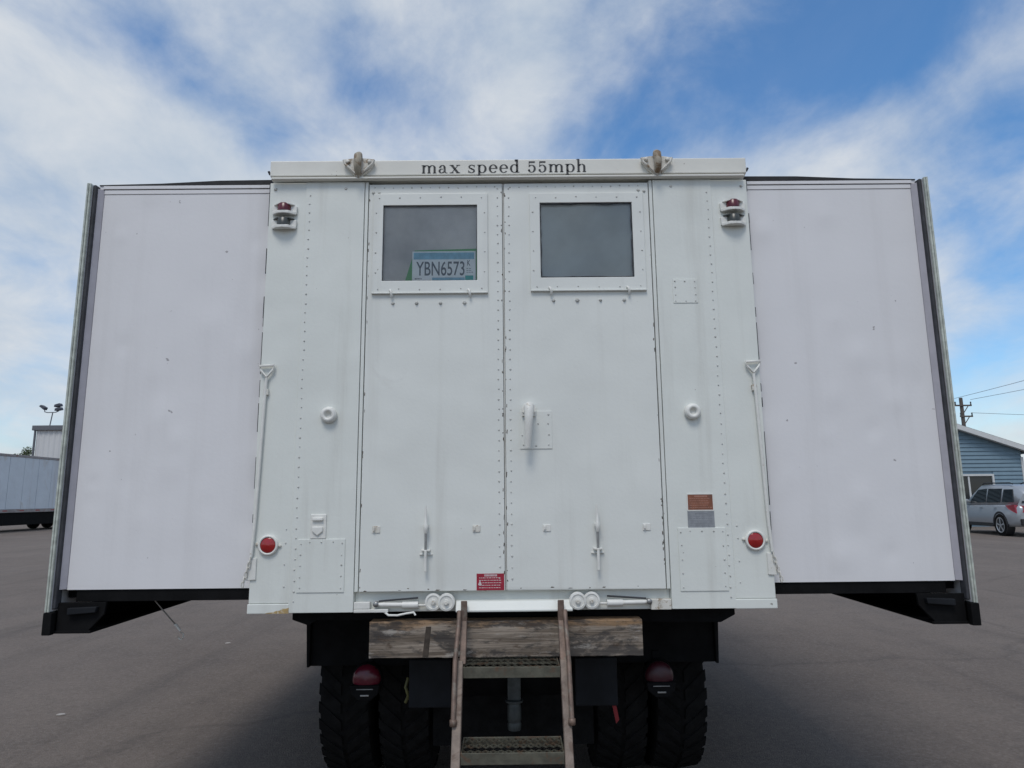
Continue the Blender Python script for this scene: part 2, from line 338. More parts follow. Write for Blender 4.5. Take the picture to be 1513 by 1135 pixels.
# ------------------------------------------------------------------ the expandable van truck
ZB, ZT, HW = 1.084, 3.3135, 1.22
T = thing('expandable_van_truck', (0, 2.6, 0), 'white expandable van body truck seen from behind with both side wings slid out', 'truck')
hdr = MB().prism([(-0.012, 3.232), (0.12, 3.2), (0.12, ZT+0.012), (0.02, ZT+0.012), (-0.012, ZT)], -HW, HW, 'x').build('roof_header', HEAD, T, 0.004)
MB().prism([(-0.013, 3.222), (-0.034, 3.214), (-0.034, 3.205), (-0.013, 3.200)], -1.205, 1.2, 'x').build('drip_rail', HEAD, hdr, 0.002)
MB().box(-HW+0.01, HW-0.01, 0.03, 0.1, ZT+0.0125, ZT+0.02).build('roof_seal', SEAM, hdr)
rv = MB()
for x in (-1.19, -0.83, 0.83, 1.19): rv.rivet(x, -0.0135+0.013, 3.165, 0.011, 0.008)
rv.build('bolt_row', RIV, hdr, kind='stuff')

# painted words "max speed 55mph" in a high contrast serif
class Pen:
    def __init__(s): s.mb = MB(); s.o = (0, 0); s.u = 1
    def poly(s, pts): s.mb.add([(s.o[0]+p[0]*s.u, -0.0135, s.o[1]+p[1]*s.u) for p in pts], [list(range(len(pts)))])
    def rect(s, x0, y0, x1, y1): s.poly([(x0,y0),(x1,y0),(x1,y1),(x0,y1)])
    def line(s, x0, y0, x1, y1, w): s.poly([(x0-w/2,y0),(x0+w/2,y0),(x1+w/2,y1),(x1-w/2,y1)])
    def arc(s, cx, cy, rx, ry, a0, a1, thick, thin, n=14):
        for i in range(n):
            q = []
            for t, k in ((i, 0), (i+1, 0), (i+1, 1), (i, 1)):
                a = math.radians(a0+(a1-a0)*t/n); sx, sy = (rx, ry) if k == 0 else (rx-thick, ry-thin)
                q.append((cx+sx*math.cos(a), cy+sy*math.sin(a)))
            s.poly(q)
    def serif(s, x, y, w=0.34): s.rect(x-w/2, y-0.035, x+w/2, y+0.035)
def glyph(p, c):
    K, H = 0.2, 0.07
    if c in 'mh':
        st = [0.2, 0.72, 1.24] if c == 'm' else [0.2, 0.74]
        for i, x in enumerate(st):
            top = (1.6 if c == 'h' else 1.0) if i == 0 else 0.72
            p.rect(x-K/2, 0, x+K/2, top); p.serif(x, 0.035)
            if i: p.arc((st[i-1]+x)/2+0.03, 0.68, (x-st[i-1])/2+K/2-0.03, 0.32, 0, 165, K, H)
        p.poly([(0.0, (1.6 if c == 'h' else 1.0)-0.08), (0.2, (1.6 if c == 'h' else 1.0)-0.06), (0.2, (1.6 if c == 'h' else 1.0)), (0.0, (1.6 if c == 'h' else 1.0)-0.02)])
        return st[-1]+0.3
    if c == 'a':
        p.rect(0.52, 0.1, 0.72, 0.72); p.arc(0.42, 0.68, 0.30, 0.33, 0, 165, K, H); p.rect(0.1, 0.66, 0.26, 0.8)
        p.arc(0.34, 0.27, 0.30, 0.28, 60, 330, K, H); p.arc(0.82, 0.14, 0.2, 0.15, 180, 300, 0.12, H); return 1.06
    if c == 'x':
        p.line(0.2, 1, 0.82, 0, 0.25); p.line(0.82, 1, 0.2, 0, 0.08)
        for x, y in ((0.2,0.965),(0.82,0.965),(0.2,0.035),(0.82,0.035)): p.serif(x, y, 0.38)
        return 1.12
    if c == 's':
        p.arc(0.38, 0.75, 0.30, 0.26, 25, 270, 0.15, H); p.arc(0.38, 0.26, 0.32, 0.27, 90, -160, 0.17, H); p.rect(0.61, 0.7, 0.68, 0.97); p.rect(0.06, 0.04, 0.12, 0.32)
        p.line(0.3, 0.62, 0.46, 0.4, 0.2); return 0.86
    if c == 'p':
        p.rect(0.12, -0.36, 0.32, 1.0); p.serif(0.22, -0.34, 0.42); p.poly([(0.0,0.92),(0.2,0.94),(0.2,1.0),(0.0,0.98)])
        p.arc(0.5, 0.5, 0.42, 0.52, -150, 150, K, H, 20); return 1.06
    if c == 'd':
        p.rect(0.62, 0.0, 0.82, 1.6); p.serif(0.8, 0.035, 0.3); p.rect(0.5, 1.38, 0.7, 1.6); p.arc(0.46, 0.5, 0.42, 0.52, 30, 330, K, H, 20); return 1.1
    if c == 'e':
        p.arc(0.46, 0.5, 0.42, 0.52, 5, 320, K, H, 20); p.rect(0.2, 0.5, 0.86, 0.57); return 0.98
    if c == '5':
        p.rect(0.14, 1.18, 0.72, 1.36); p.rect(0.14, 0.66, 0.2, 1.3); p.arc(0.4, 0.46, 0.40, 0.48, -150, 140, K, H, 18); p.arc(0.16, 0.28, 0.11, 0.11, 0, 360, 0.11, 0.11); return 0.98
    return 0.55
U = 0.0445; GX = 1.22; txt = 'max speed 55mph'
dry = Pen(); widths = [glyph(dry, c) for c in txt]
gap = ((0.405+0.446)/U/GX - sum(widths))/(len(txt)-0.5)
x = 0.0; words = [Pen()]
for c, w in zip(txt, widths):
    if c == ' ': words.append(Pen())
    pn = words[-1]; pn.u = U; pn.o = (x, 3.2405+0.0025*x); glyph(pn, c); x += (w+gap)*U
for pn, wd in zip(words, txt.split()):
    pn.mb.v = [(-0.446+v[0]*GX, v[1], v[2]) for v in pn.mb.v]
    pn.mb.build('lettering', LETTER, hdr, kind='stuff', label='dark serif lettering reading '+wd)

# lifting eyes with a shackle loop
for x0 in (-0.763, 0.756):
    le = MB().prism([(x0, 3.204), (x0+0.05, 3.25), (x0+0.078, 3.292), (x0+0.072, 3.312), (x0+0.03, 3.318), (x0-0.03, 3.318), (x0-0.072, 3.312), (x0-0.078, 3.292), (x0-0.05, 3.25)], -0.030, -0.0128)
    le = le.build('lifting_eye', RUSTW, T, 0.003)
    MB().tube([(x0-0.077, -0.034, 3.305), (x0-0.07, -0.035, 3.285), (x0, -0.036, 3.213), (x0+0.07, -0.035, 3.285), (x0+0.077, -0.034, 3.305)], 0.007, 6).build('edge_rib', RUSTW, le)
    MB().tube([(x0-0.001, -0.037, 3.225), (x0, -0.056, 3.24), (x0, -0.062, 3.275), (x0, -0.055, 3.318), (x0, -0.035, 3.332), (x0, -0.01, 3.325)], [0.012, 0.018, 0.02, 0.02, 0.018, 0.014], 10).build('shackle', RUSTB, le)
    for s in (-1, 1): MB().lathe((x0+s*0.055, -0.03, 3.295), [(0.0, -0.012), (0.011, -0.011), (0.012, 0.0)], 8).build('bolt', RUSTW, le)

# corner posts, side panels, jambs
for s in (-1, 1):
    p = MB().box(s*1.0, s*HW, 0.0, 0.06, 1.128, 3.2).build('corner_post', BODY, T, 0.004)
    MB().box(s*1.03, s*(HW+0.003), -0.006, 0.06, ZB, 1.127).build('bottom_trim', BODY, p, 0.003)
    if s < 0: MB().prism([(-1.140, 1.0848), (-1.031, 1.0848), (-1.031, 1.110), (-1.045, 1.106), (-1.06, 1.1065), (-1.072, 1.098), (-1.09, 1.096), (-1.104, 1.0905), (-1.13, 1.0885)], -0.0068, -0.0061).build('rust_patch', RUSTO, p)
    es = MB(); z = 1.34
    while z < 3.19:
        dz = random.uniform(0.03, 0.16); w_ = random.choice((0.0016, 0.0025, 0.003, 0.004)); es.box(s*1.2201, s*(1.2203+w_*0.8), 0.001, 0.05, z, min(3.19, z+dz)); z += dz + random.choice((0, 0, 0.03, 0.12))
    es.build('edge_sealant', SEAL, p, kind='stuff')
    sp = MB().box(s*0.736, s*1.034, -0.0045, 0.05, ZB+0.002, 3.2).build('rear_panel', BODY, T, 0.002)
    r = MB(); z = 3.13
    while z > 1.1:
        r.rivet(s*1.012 + random.uniform(-.001, .001), -0.0047, z, 0.0048, 0.003); z -= 0.0475
    for zz in (1.46, 1.40, 1.30, 1.2): r.rivet(s*1.06, -0.0002, zz, 0.0045)
    r.build('rivet_row', RIV, sp, kind='stuff')
    j = MB().box(s*0.7165, s*0.7330, -0.002, 0.05, 1.176, 3.2).build('door_jamb', BODY, T, 0.002)
    MB().lathe((s*0.876, -0.005, 2.0), [(0.038, 0.0), (0.040, -0.012), (0.034, -0.026), (0.024, -0.030), (0.017, -0.026), (0.014, -0.012), (0.0, -0.010)], 28).build('door_bumper', TRIM, T)
    # reflector
    rf = MB().lathe((s*1.139, -0.0, 1.392), [(0.046, 0.0), (0.047, -0.012), (0.040, -0.016), (0.036, -0.012)], 28).build('reflector', TRIM, T)
    MB().lathe((s*1.139, -0.0, 1.392), [(0.0365, -0.009), (0.03, -0.014), (0.0, -0.017)], 28).build('lens', REDLENS, rf)
    for q in (-1, 1): MB().lathe((s*1.139+q*0.053, 0, 1.392-q*0.004), [(0.0, -0.008), (0.007, -0.008), (0.008, 0.0)], 8).build('bolt', RUSTW, rf)
    # marker lamps
    for zc_, lens in ((3.056, DARKRED), (2.98, BLKLENS)):
        xc = s*1.137
        ml = MB().prism([(xc-0.062, zc_-0.028), (xc+0.062, zc_-0.028), (xc+0.064, zc_+0.012), (xc+0.03, zc_+0.02), (xc-0.03, zc_+0.02), (xc-0.064, zc_+0.012)], -0.014, 0.0).build('marker_lamp', TRIM, T, 0.003)
        MB().prism([(xc-0.063, -0.013), (xc-0.03, -0.040), (xc, -0.046), (xc+0.03, -0.040), (xc+0.063, -0.013)], zc_-0.036, zc_-0.020, 'z').build('lower_guard', TRIM, ml, 0.003)
        MB().prism([(xc-0.055, -0.013), (xc-0.026, -0.038), (xc+0.026, -0.038), (xc+0.055, -0.013)], zc_+0.014, zc_+0.020, 'z').build('upper_guard', TRIM if lens is DARKRED else BLKLENS, ml, 0.001)
        MB().lathe((xc, -0.014, zc_-0.020), [(0.033, 0.0), (0.033, 0.036), (0.027, 0.042), (0.0, 0.043)], 16, 'z').build('lens', lens, ml)
    # D handle on a long latch rod down the body edge
    hx = s*1.184
    rod = MB().tube([(hx, -0.012, 2.185), (hx+s*0.004, -0.012, 2.08), (s*1.204, -0.012, 1.5), (s*1.214, -0.012, 1.34)], 0.0075, 8).build('latch_rod', TRIM, T)
    MB().tube([(hx-0.036, -0.014, 2.243), (hx+0.036, -0.014, 2.247), (hx+0.03, -0.014, 2.225), (hx, -0.014, 2.188), (hx-0.03, -0.014, 2.222)], 0.0065, 8, closed=True).build('grip', TRIM, rod)
    MB().box(hx-0.012, hx+0.012, -0.016, 0.002, 2.10, 2.13).build('rod_guide', RUSTW, rod, 0.003)
    ch = MB()
    for k in range(6):
        c = Vector((s*(1.216+0.006*k), -0.014, 1.325-0.022*k)); ring = []
        for q in range(8):
            a = 2*PI*q/8; ring.append(c + (Vector((0.006*math.cos(a), 0, 0.014*math.sin(a))) if k % 2 else Vector((0, 0.006*math.cos(a), 0.014*math.sin(a)))))
        ch.tube(ring, 0.0028, 5, closed=True)
    ch.build('chain', RUSTW, rod, kind='stuff')
    MB().prism([(s*1.19, 1.235), (s*1.237, 1.232), (s*1.237, 1.30), (s*1.222, 1.335), (s*1.19, 1.335)], -0.008, 0.0).build('latch_keeper', TRIM, rod, 0.003)
    # riveted access panel at the foot
    ax0, ax1, az0, az1 = (-1.0, -0.78, 1.176, 1.417) if s < 0 else (0.778, 1.002, 1.165, 1.452)
    ap = MB().box(ax0, ax1, -0.0085, -0.0046, az0, az1).build('access_panel', BODY, T, 0.0015)
    r = MB()
    for k in range(5):
        zz = az0+0.02+(az1-az0-0.04)*k/4; r.rivet(ax0+0.014, -0.0086, zz, 0.0045); r.rivet(ax1-0.014, -0.0086, zz, 0.0045)
    for k in range(1, 4): r.rivet(ax0+(ax1-ax0)*k/4, -0.0086, az1-0.014, 0.0045)
    r.build('rivet_row', RIV, ap, kind='stuff')

# outlet cover, patch, data plates
oc = MB().box(-0.945, -0.871, -0.010, -0.0046, 1.419, 1.532).build('outlet_cover', TRIM, T, 0.004)
MB().box(-0.935, -0.885, -0.022, -0.0102, 1.502, 1.516).build('tab', TRIM, oc, 0.003)
MB().prism([(-0.935, 1.475), (-0.885, 1.475), (-0.885, 1.452), (-0.910, 1.432), (-0.935, 1.452)], -0.018, -0.0102).build('flap', TRIM, oc, 0.004)
pp = MB().box(0.813, 0.935, -0.0075, -0.0046, 2.545, 2.668).build('patch_plate', BODY, T, 0.001)
r = MB()
for k in range(4):
    for q in range(2): r.rivet(0.824+q*0.1, -0.0076, 2.556+k*0.034, 0.0042)
r.rivet(0.874, -0.0076, 2.556, .0042); r.rivet(0.874, -0.0076, 2.658, .0042)
r.build('rivet_row', RIV, pp, kind='stuff')
COPPER = mat('copper_brown_plate', (0.27, 0.105, 0.062), 0.45, 0.2, var=0.2, vscale=40, stain=((0.16, 0.08, 0.06), 20, 0.55, 0.7))
GREYPL = mat('grey_stamped_plate', (0.31, 0.325, 0.345), 0.4, 0.35, var=0.15, vscale=50)
PALEINK = mat('pale_plate_print', (0.46, 0.24, 0.18), 0.6, var=0.2)
GREYINK = mat('grey_plate_print', (0.22, 0.23, 0.25), 0.6, var=0.2)
def print_lines(par, x0, x1, z0, z1, rows, m, y, title=True, h=0.0022, seed=1):
    rnd = random.Random(seed); b = MB()
    for k in range(rows):
        z = z1-(z1-z0)*(k+0.5)/rows; x = x0
        if title and k == 0:
            xc = (x0+x1)/2; w = (x1-x0)*0.26; x = xc-w
            while x < xc+w:
                b.add([(x, y, z-h*1.6), (x+.004, y, z-h*1.6), (x+.004, y, z+h*1.6), (x, y, z+h*1.6)], [(0,1,2,3)]); x += .006
            continue
        end = x1-rnd.random()*(x1-x0)*0.3
        while x < end:
            w = rnd.uniform(.003, .012); b.add([(x, y, z-h/2), (x+w, y, z-h/2), (x+w, y, z+h/2), (x, y, z+h/2)], [(0,1,2,3)]); x += w+.0028
    return b.build('print', m, par, kind='stuff')
dp = MB().box(0.829, 0.953, -0.0065, -0.0046, 1.5315, 1.609).build('data_plate', COPPER, T, 0.0006, label='copper brown data plate')
MB().frame(0.8275, 0.9545, 1.53, 1.6105, 0.832, 0.950, 1.5345, 1.606, -0.0074, -0.0047).build('rim', TRIM, dp)
print_lines(dp, 0.84, 0.944, 1.54, 1.603, 6, PALEINK, -0.0067, seed=3)
dp2 = MB().box(0.828, 0.954, -0.0065, -0.0046, 1.450, 1.5275).build('data_plate', GREYPL, T, 0.0006, label='grey metal data plate')
print_lines(dp2, 0.838, 0.945, 1.456, 1.522, 6, GREYINK, -0.0067, seed=4)

# rear doors with windows
BACK = MB().frame(-0.74, 0.74, 1.15, 3.2, -0.66, 0.66, 1.2, 3.15, 0.042, 0.06).build('door_gasket', SEAM, T)
MB().box(-0.06, 0.0, 0.042, 0.055, 1.16, 3.19).build('centre_gasket', SEAM, BACK)
MB().box(-0.0318, -0.0275, 0.004, 0.041, 1.178, 3.186).build('centre_strip', TRIM, BACK)
BLIND = [mat('warm_reflection_panel', (0.70, 0.68, 0.635), 0.7, var=0.3, vscale=2), mat('cool_reflection_panel', (0.58, 0.62, 0.60), 0.7, var=0.14, vscale=3)]  # panel greys and their unevenness stand in for reflections on the glass
doors = [(-0.712, -0.0345, (-0.687, -0.108, 2.610, 3.132), (-0.637, -0.162, 2.670, 3.069)), (-0.0255, 0.712, (0.105, 0.682, 2.617, 3.129), (0.156, 0.624, 2.681, 3.077))]
for di, (x0, x1, fo, ho) in enumerate(doors):
    d = MB().frame(x0, x1, 1.176, 3.186, ho[0]-0.012, ho[1]+0.012, ho[2]-0.012, ho[3]+0.012, -0.003, 0.04).build('rear_door', DOOR, T, 0.0025, label='left rear door with a licence plate in its window' if di == 0 else 'right rear door with a lever handle')
    wf = MB().frame(fo[0], fo[1], fo[2], fo[3], ho[0], ho[1], ho[2], ho[3], -0.011, -0.0032).build('window_frame', DOOR, d, 0.002)
    MB().add([(ho[0]-0.01, -0.0015, ho[2]-0.01), (ho[1]+0.01, -0.0015, ho[2]-0.01), (ho[1]+0.01, -0.0015, ho[3]+0.01), (ho[0]-0.01, -0.0015, ho[3]+0.01)], [(0,1,2,3)]).build('window_pane', GLASS, d)
    MB().box(fo[0], fo[1], -0.018, -0.0032, fo[2]-0.008, fo[2]-0.0005).build('frame_lip', DOOR, d, 0.002)
    MB().box(ho[0]-0.011, ho[1]+0.011, 0.011, 0.016, ho[2]-0.011, ho[3]+0.011).build('blackout_panel', BLIND[di], d)
    gk = MB(); nn = 40; ring = []
    hw, hh = (ho[1]-ho[0])/2, (ho[3]-ho[2])/2; cxw, czw = (ho[0]+ho[1])/2, (ho[2]+ho[3])/2
    for k in range(nn):
        a = 2*PI*k/nn; ca, sa = math.cos(a), math.sin(a); q = 1/max(abs(ca), abs(sa)); pw = 0.985 if di else 0.998
        wob = random.uniform(-.003, .003) if di else random.uniform(-.0006, .0006)
        ring.append((cxw+(hw*pw+wob)*max(-1, min(1, ca*q)), -0.004, czw+(hh*pw+wob)*max(-1, min(1, sa*q))))
    gk.tube(ring, 0.0034 if di else 0.0022, 6, closed=True)
    gk.build('glass_gasket', SEAL, d)
    for k in (0.17, 0.84):
        xx = fo[0]+(fo[1]-fo[0])*k
        MB().tube([(xx-0.006, -0.012, fo[2]+0.012), (xx, -0.022, fo[2]+0.004), (xx+0.003, -0.024, fo[2]-0.012), (xx+0.004, -0.014, fo[2]-0.024)], 0.006, 7).build('window_clip', TRIM, d)
    r = MB()
    for k in range(4):
        xx = (-0.579+0.1177*k) if di == 0 else (0.218+0.117*k); r.rivet(xx, -0.0031, 2.556+0.008*di, 0.011, 0.009)
    r.build('bolt_row', RIV, d, kind='stuff')
    r = MB(); z = 3.16
    while z > 1.2:
        r.rivet(x1-0.024 if di == 0 else x0+0.024, -0.0031, z, 0.0048, 0.003); z -= 0.0495
    xx = x0+0.03
    while xx < x1-0.02: r.rivet(xx, -0.0031, 3.168, 0.0042); xx += 0.047
    for k in range(6):
        fx = fo[0]+0.03+(fo[1]-fo[0]-0.06)*k/5
        r.rivet(fx, -0.0111, fo[3]-0.022, 0.0045); r.rivet(fx, -0.0111, fo[2]+0.016, 0.0045)
    for k in range(1, 5):
        fz = fo[2]+(fo[3]-fo[2])*k/5
        r.rivet(fo[0]+0.016, -0.0111, fz, 0.0045); r.rivet(fo[1]-0.016, -0.0111, fz, 0.0045)
    for (qx, qz) in ((x0+0.05, 3.14), (x0+0.022, 3.14)) if di == 0 else ((x1-0.05, 3.145), (x1-0.022, 3.14)): r.rivet(qx, -0.0031, qz, 0.009, 0.006)
    r.build('rivet_row', RIV, d, kind='stuff')
    # hold-back latch low on the door
    lx = -0.402 if di == 0 else 0.399
    la = MB().tube([(lx-0.001, -0.03, 1.567), (lx, -0.03, 1.53), (lx, -0.03, 1.487), (lx, -0.03, 1.475), (lx, -0.03, 1.455), (lx, -0.028, 1.44)], [0.003, 0.0055, 0.0065, 0.012, 0.010, 0.006], 10).build('door_latch', TRIM, d)
    MB().box(lx-0.006, lx+0.006, -0.034, -0.022, 1.265, 1.365).build('lever', TRIM, d, 0.003)
    MB().tube([(lx, -0.026, 1.44), (lx, -0.026, 1.36)], 0.006, 8).build('latch_rod', STEEL, d)
    MB().box(lx-0.030, lx+0.030, -0.012, -0.0032, 1.340, 1.346).box(lx-0.02, lx+0.02, -0.028, -0.0033, 1.358, 1.366).build('latch_bracket', TRIM, d, 0.0015)
    MB().box(lx-0.012, lx+0.012, -0.026, -0.0032, 1.462, 1.478).build('latch_socket', TRIM, d, 0.003)
    for bx in ((-0.637, -0.167) if di == 0 else (0.164, 0.633)):
        MB().box(bx-0.018, bx+0.018, -0.007, -0.0032, 1.442, 1.474).box(bx-0.014, bx-0.006, -0.016, -0.0071, 1.450, 1.468).build('strap_loop', RUSTW if di == 0 else TRIM, d, 0.002)
for d_, (x0, x1, fo, ho) in zip([o for o in T.children if o.name.startswith('rear_door')], doors):
    ch = MB()
    for k in range(46):
        e = random.random(); zz = random.uniform(1.19, 3.17)
        xx = (x0+random.uniform(.001, .006)) if e < 0.38 else (x1-random.uniform(.001, .006)) if e < 0.8 else random.uniform(x0+.02, x1-.02)
        if e >= 0.8: zz = 1.179+random.uniform(0, .012)
        w_, h_ = random.uniform(.0012, .0035), random.uniform(.002, .013)
        if e >= 0.8: w_, h_ = h_, w_
        ch.add([(xx-w_, -0.0034, zz-h_*random.random()), (xx+w_*random.random(), -0.0034, zz-h_), (xx+w_, -0.0034, zz+h_*random.random()), (xx-w_*random.random(), -0.0034, zz+h_)], [(0,1,2,3)])
    ch.build('paint_chips', CHIP, d_, kind='stuff')
D1, D2 = [o for o in T.children if o.name.startswith('rear_door')]
hp = MB().box(0.043, 0.197, -0.0065, -0.0032, 1.829, 2.011).build('handle_plate', DOOR, D2, 0.001)
hd = MB().prism([(0.054, 1.985), (0.118, 1.985), (0.121, 2.020), (0.110, 2.044), (0.062, 2.044), (0.051, 2.020)], -0.022, -0.0068)
hd.tube([(0.086, -0.02, 2.022), (0.086, -0.058, 2.026), (0.086, -0.066, 2.0), (0.083, -0.066, 1.95), (0.080, -0.060, 1.88), (0.077, -0.054, 1.832)], [0.022, 0.025, 0.0225, 0.019, 0.0165, 0.014], 12)
for q in (0.061, 0.111): hd.lathe((q, -0.022, 2.005), [(0.0, -0.006), (0.006, -0.006), (0.007, 0.0)], 6, smooth=False)
hd.build('door_handle', TRIM, D2, 0.002)
r = MB()
for qx, qz in ((0.06, 1.845), (0.12, 1.845), (0.18, 1.845), (0.18, 1.895), (0.18, 1.95), (0.18, 1.995), (0.13, 1.95), (0.055, 1.895)): r.rivet(qx, -0.0066, qz, 0.0045)
r.build('handle_rivets', RIV, D2, kind='stuff')
REDSIGN = mat('red_sticker', (0.34, 0.018, 0.04), 0.4, var=0.15, vscale=60)
WHITEINK = mat('white_sticker_print', (0.62, 0.55, 0.55), 0.5)
MB().box(-0.1665, -0.0385, -0.0038, -0.0031, 1.178, 1.253).build('warning_sticker', REDSIGN, D1)
w = print_lines(D1, -0.155, -0.05, 1.184, 1.2505, 6, WHITEINK, -0.0040, seed=9, h=0.003); w.name = 'sticker_print'
MB().prism([(-0.160, 1.202), (-0.142, 1.202), (-0.151, 1.224)], -0.0043, -0.0039).build('sticker_symbol', WHITEINK, D1)

# sill below the doors with struts and pulleys
sill = MB().box(-0.735, 0.735, 0.03, 0.10, 1.082, 1.174).build('door_sill', BODY, T, 0.003)
MB().prism([(0.028, 1.086), (-0.022, 1.084), (-0.022, 1.092), (0.0, 1.130), (0.028, 1.133)], -0.262, 0.275, 'x').build('sill_step', BODY, sill, 0.003)
MB().box(-0.735, -0.575, 0.0, 0.029, 1.083, 1.098).box(-0.735, -0.66, 0.001, 0.0285, 1.0985, 1.13).build('sill_bracket', TRIM, sill, 0.003)
MB().box(0.64, 0.735, 0.0, 0.029, 1.083, 1.13).build('sill_bracket', RUSTW, sill, 0.003)
for s, wx in ((-1, (0.367, 0.305)), (1, (0.365, 0.300))):
    for k, q in enumerate(wx):
        yy = 0.004-0.014*k
        pu_ = MB().lathe((s*q, yy, 1.128), [(0.0, 0.02), (0.038, 0.02), (0.039, 0.012), (0.033, 0.008), (0.033, 0.004), (0.039, 0.0), (0.0385, -0.008), (0.030, -0.010), (0.028, -0.006), (0.013, -0.006), (0.012, -0.012), (0.0, -0.012)], 26, smooth=False).build('pulley', TRIM, T)
        MB().lathe((s*q, yy-0.0102, 1.126), [(0.0, -0.010), (0.008, -0.010), (0.009, 0.0)], 6, smooth=False).build('axle_bolt', RUSTW, pu_)
    st = MB().tube([(s*0.625, 0.008, 1.118), (s*0.60, 0.008, 1.117), (s*0.50, 0.008, 1.116)], [0.008, 0.0105, 0.0105], 10).tube([(s*0.51, 0.006, 1.115), (s*0.437, 0.006, 1.115)], 0.0155, 10).tube([(s*0.437, 0.008, 1.113), (s*0.40, 0.01, 1.113)], 0.005, 8).build('strut', TRIM, T)
    MB().tube([(s*0.62, 0.016, 1.132), (s*0.44, 0.016, 1.145)], 0.0045, 6).build('strut_cable', SEAL, st)
    MB().lathe((s*0.632, -0.004, 1.12), [(0.0, 0.0), (0.013, 0.0), (0.013, 0.03)], 10).build('strut_eye', STEEL, st)
MB().tube([(-0.60, 0.02, 1.086), (-0.57, -0.012, 1.073), (-0.53, -0.012, 1.072), (-0.49, -0.012, 1.080), (-0.455, -0.012, 1.085), (-0.447, -0.012, 1.072)], 0.005, 7).build('bent_wire', TRIM, T)

# wings: end wall, outer side wall with seal, roof, floor, bottom rail
for s in (-1, 1):
    ew = MB().box(s*1.222, s*2.0945, 0.066, 0.10, 1.192, 3.168).build('wing_end_wall', WING, T, 0.002)
    sk = MB(); nxw, nzw = 44, 92; rnd = random.Random(11+s); dl = [(rnd.uniform(1.26, 2.04), rnd.uniform(1.25, 3.1), rnd.uniform(.02, .07), rnd.choice((-1, 1))*rnd.uniform(.0015, .0045)) for _ in range(18)] + [(rnd.uniform(1.4, 1.9), rnd.uniform(1.5, 2.9), rnd.uniform(.18, .3), rnd.choice((-1, 1))*rnd.uniform(.0015, .003)) for _ in range(4)]
    for i_ in range(nzw+1):
        for j_ in range(nxw+1):
            x_, z_ = 1.223+0.8705*j_/nxw, 1.1925+1.9745*i_/nzw; e_ = min(j_, nxw-j_, i_, nzw-i_, 3)/3
            y_ = 0.0535 + e_*sum(a_*math.exp(-((x_-cx_)**2+((z_-cz_)*0.8)**2)/w_**2) for cx_, cz_, w_, a_ in dl)
            sk.v.append((s*x_, y_-0.0005, z_))
    for i_ in range(nzw):
        for j_ in range(nxw):
            q_ = i_*(nxw+1)+j_; sk.f.append((q_, q_+1, q_+nxw+2, q_+nxw+1) if s > 0 else (q_+1, q_, q_+nxw+1, q_+nxw+2)); sk.sm.append(True)
    sk.build('wall_skin', WING, ew)
    MB().box(s*1.222, s*2.0945, 0.050, 0.10, 3.1685, 3.192).build('top_trim', WING, ew, 0.002)
    MB().box(s*1.222, s*2.10, 0.046, 0.10, 3.195, 3.214).build('top_rail', WING, ew, 0.002)
    MB().box(s*1.222, s*2.10, 0.060, 0.10, 3.1922, 3.1948).build('trim_seam', SEAM, ew)
    bpoly = [(s*1.222, 3.2145), (s*2.12, 3.2145), (s*2.12, 3.218), (s*1.8, 3.224), (s*1.5, 3.238), (s*1.222, 3.240)]
    MB().prism(bpoly if s > 0 else bpoly[::-1], 0.045, 0.09).build('roof_seal', SEAM, ew)
    MB().box(s*1.222, s*2.05, 0.060, 0.14, 1.138, 1.1915).build('floor_beam', BLACK, ew)
    ow = MB().box(s*2.134, s*2.150, 0.012, 4.9, 1.10, 3.206).build('wing_outer_wall', WING, T, 0.002)
    for k in range(2):
        MB().box(s*(2.1335+0.0095*k), s*(2.1423+0.0095*k), -0.004-0.003*(k == 1), 0.0115, 1.10, 3.206).build('edge_strip', ALU, ow, 0.002)
    MB().box(s*2.117, s*2.1328, 0.014, 0.06, 1.11, 3.206).build('rubber_seal', SEAL, ow, 0.006)
    MB().prism([(s*2.095, 0.053), (s*2.1165, 0.030), (s*2.1165, 0.06), (s*2.095, 0.06)], 1.195, 3.192, 'z').build('frame_flange', FLANGE, ow, 0.002)
    MB().prism([(s*2.155, 1.0), (s*1.955, 1.0), (s*1.955, 1.012), (s*2.13, 1.012), (s*2.13, 1.098), (s*2.155, 1.098)], 0.03, 4.85).build('bottom_rail', BLACK, ow, 0.002)
    MB().box(s*2.118, s*2.158, -0.004, 0.0285, 0.998, 1.098).build('rail_end', BLACK, ow, 0.004)
    MB().prism([(s*2.117, 1.0), (s*1.975, 1.003), (s*1.90, 1.085), (s*1.895, 1.137), (s*2.117, 1.137)], 0.035, 0.05).build('gusset', BLACK, ow, 0.002)
    MB().prism([(s*2.06, 1.085), (s*1.93, 1.095), (s*1.925, 1.12), (s*2.06, 1.115)], 0.012, 0.0345).build('gusset_rib', BLUEBLK, ow, 0.003)
    MB().box(s*1.20, s*2.121, 0.11, 4.85, 1.15, 1.1905).build('wing_floor', BLACK, T)
    MB().box(s*1.20, s*2.13, 0.05, 4.9, 3.195, 3.2135).box(s*1.20, s*1.3, 0.1, 4.9, 3.2136, 3.236).build('wing_roof', WING, T)
    MB().box(s*1.20, s*2.121, 4.86, 4.9, 1.15, 3.19).build('wing_front_wall', WING, T)
    # small wire catch at the roof corner
    MB().tube([(s*1.225, 0.02, 3.255), (s*1.232, 0.02, 3.258), (s*1.238, 0.015, 3.272)], 0.006, 6).build('roof_catch', SEAL, T)
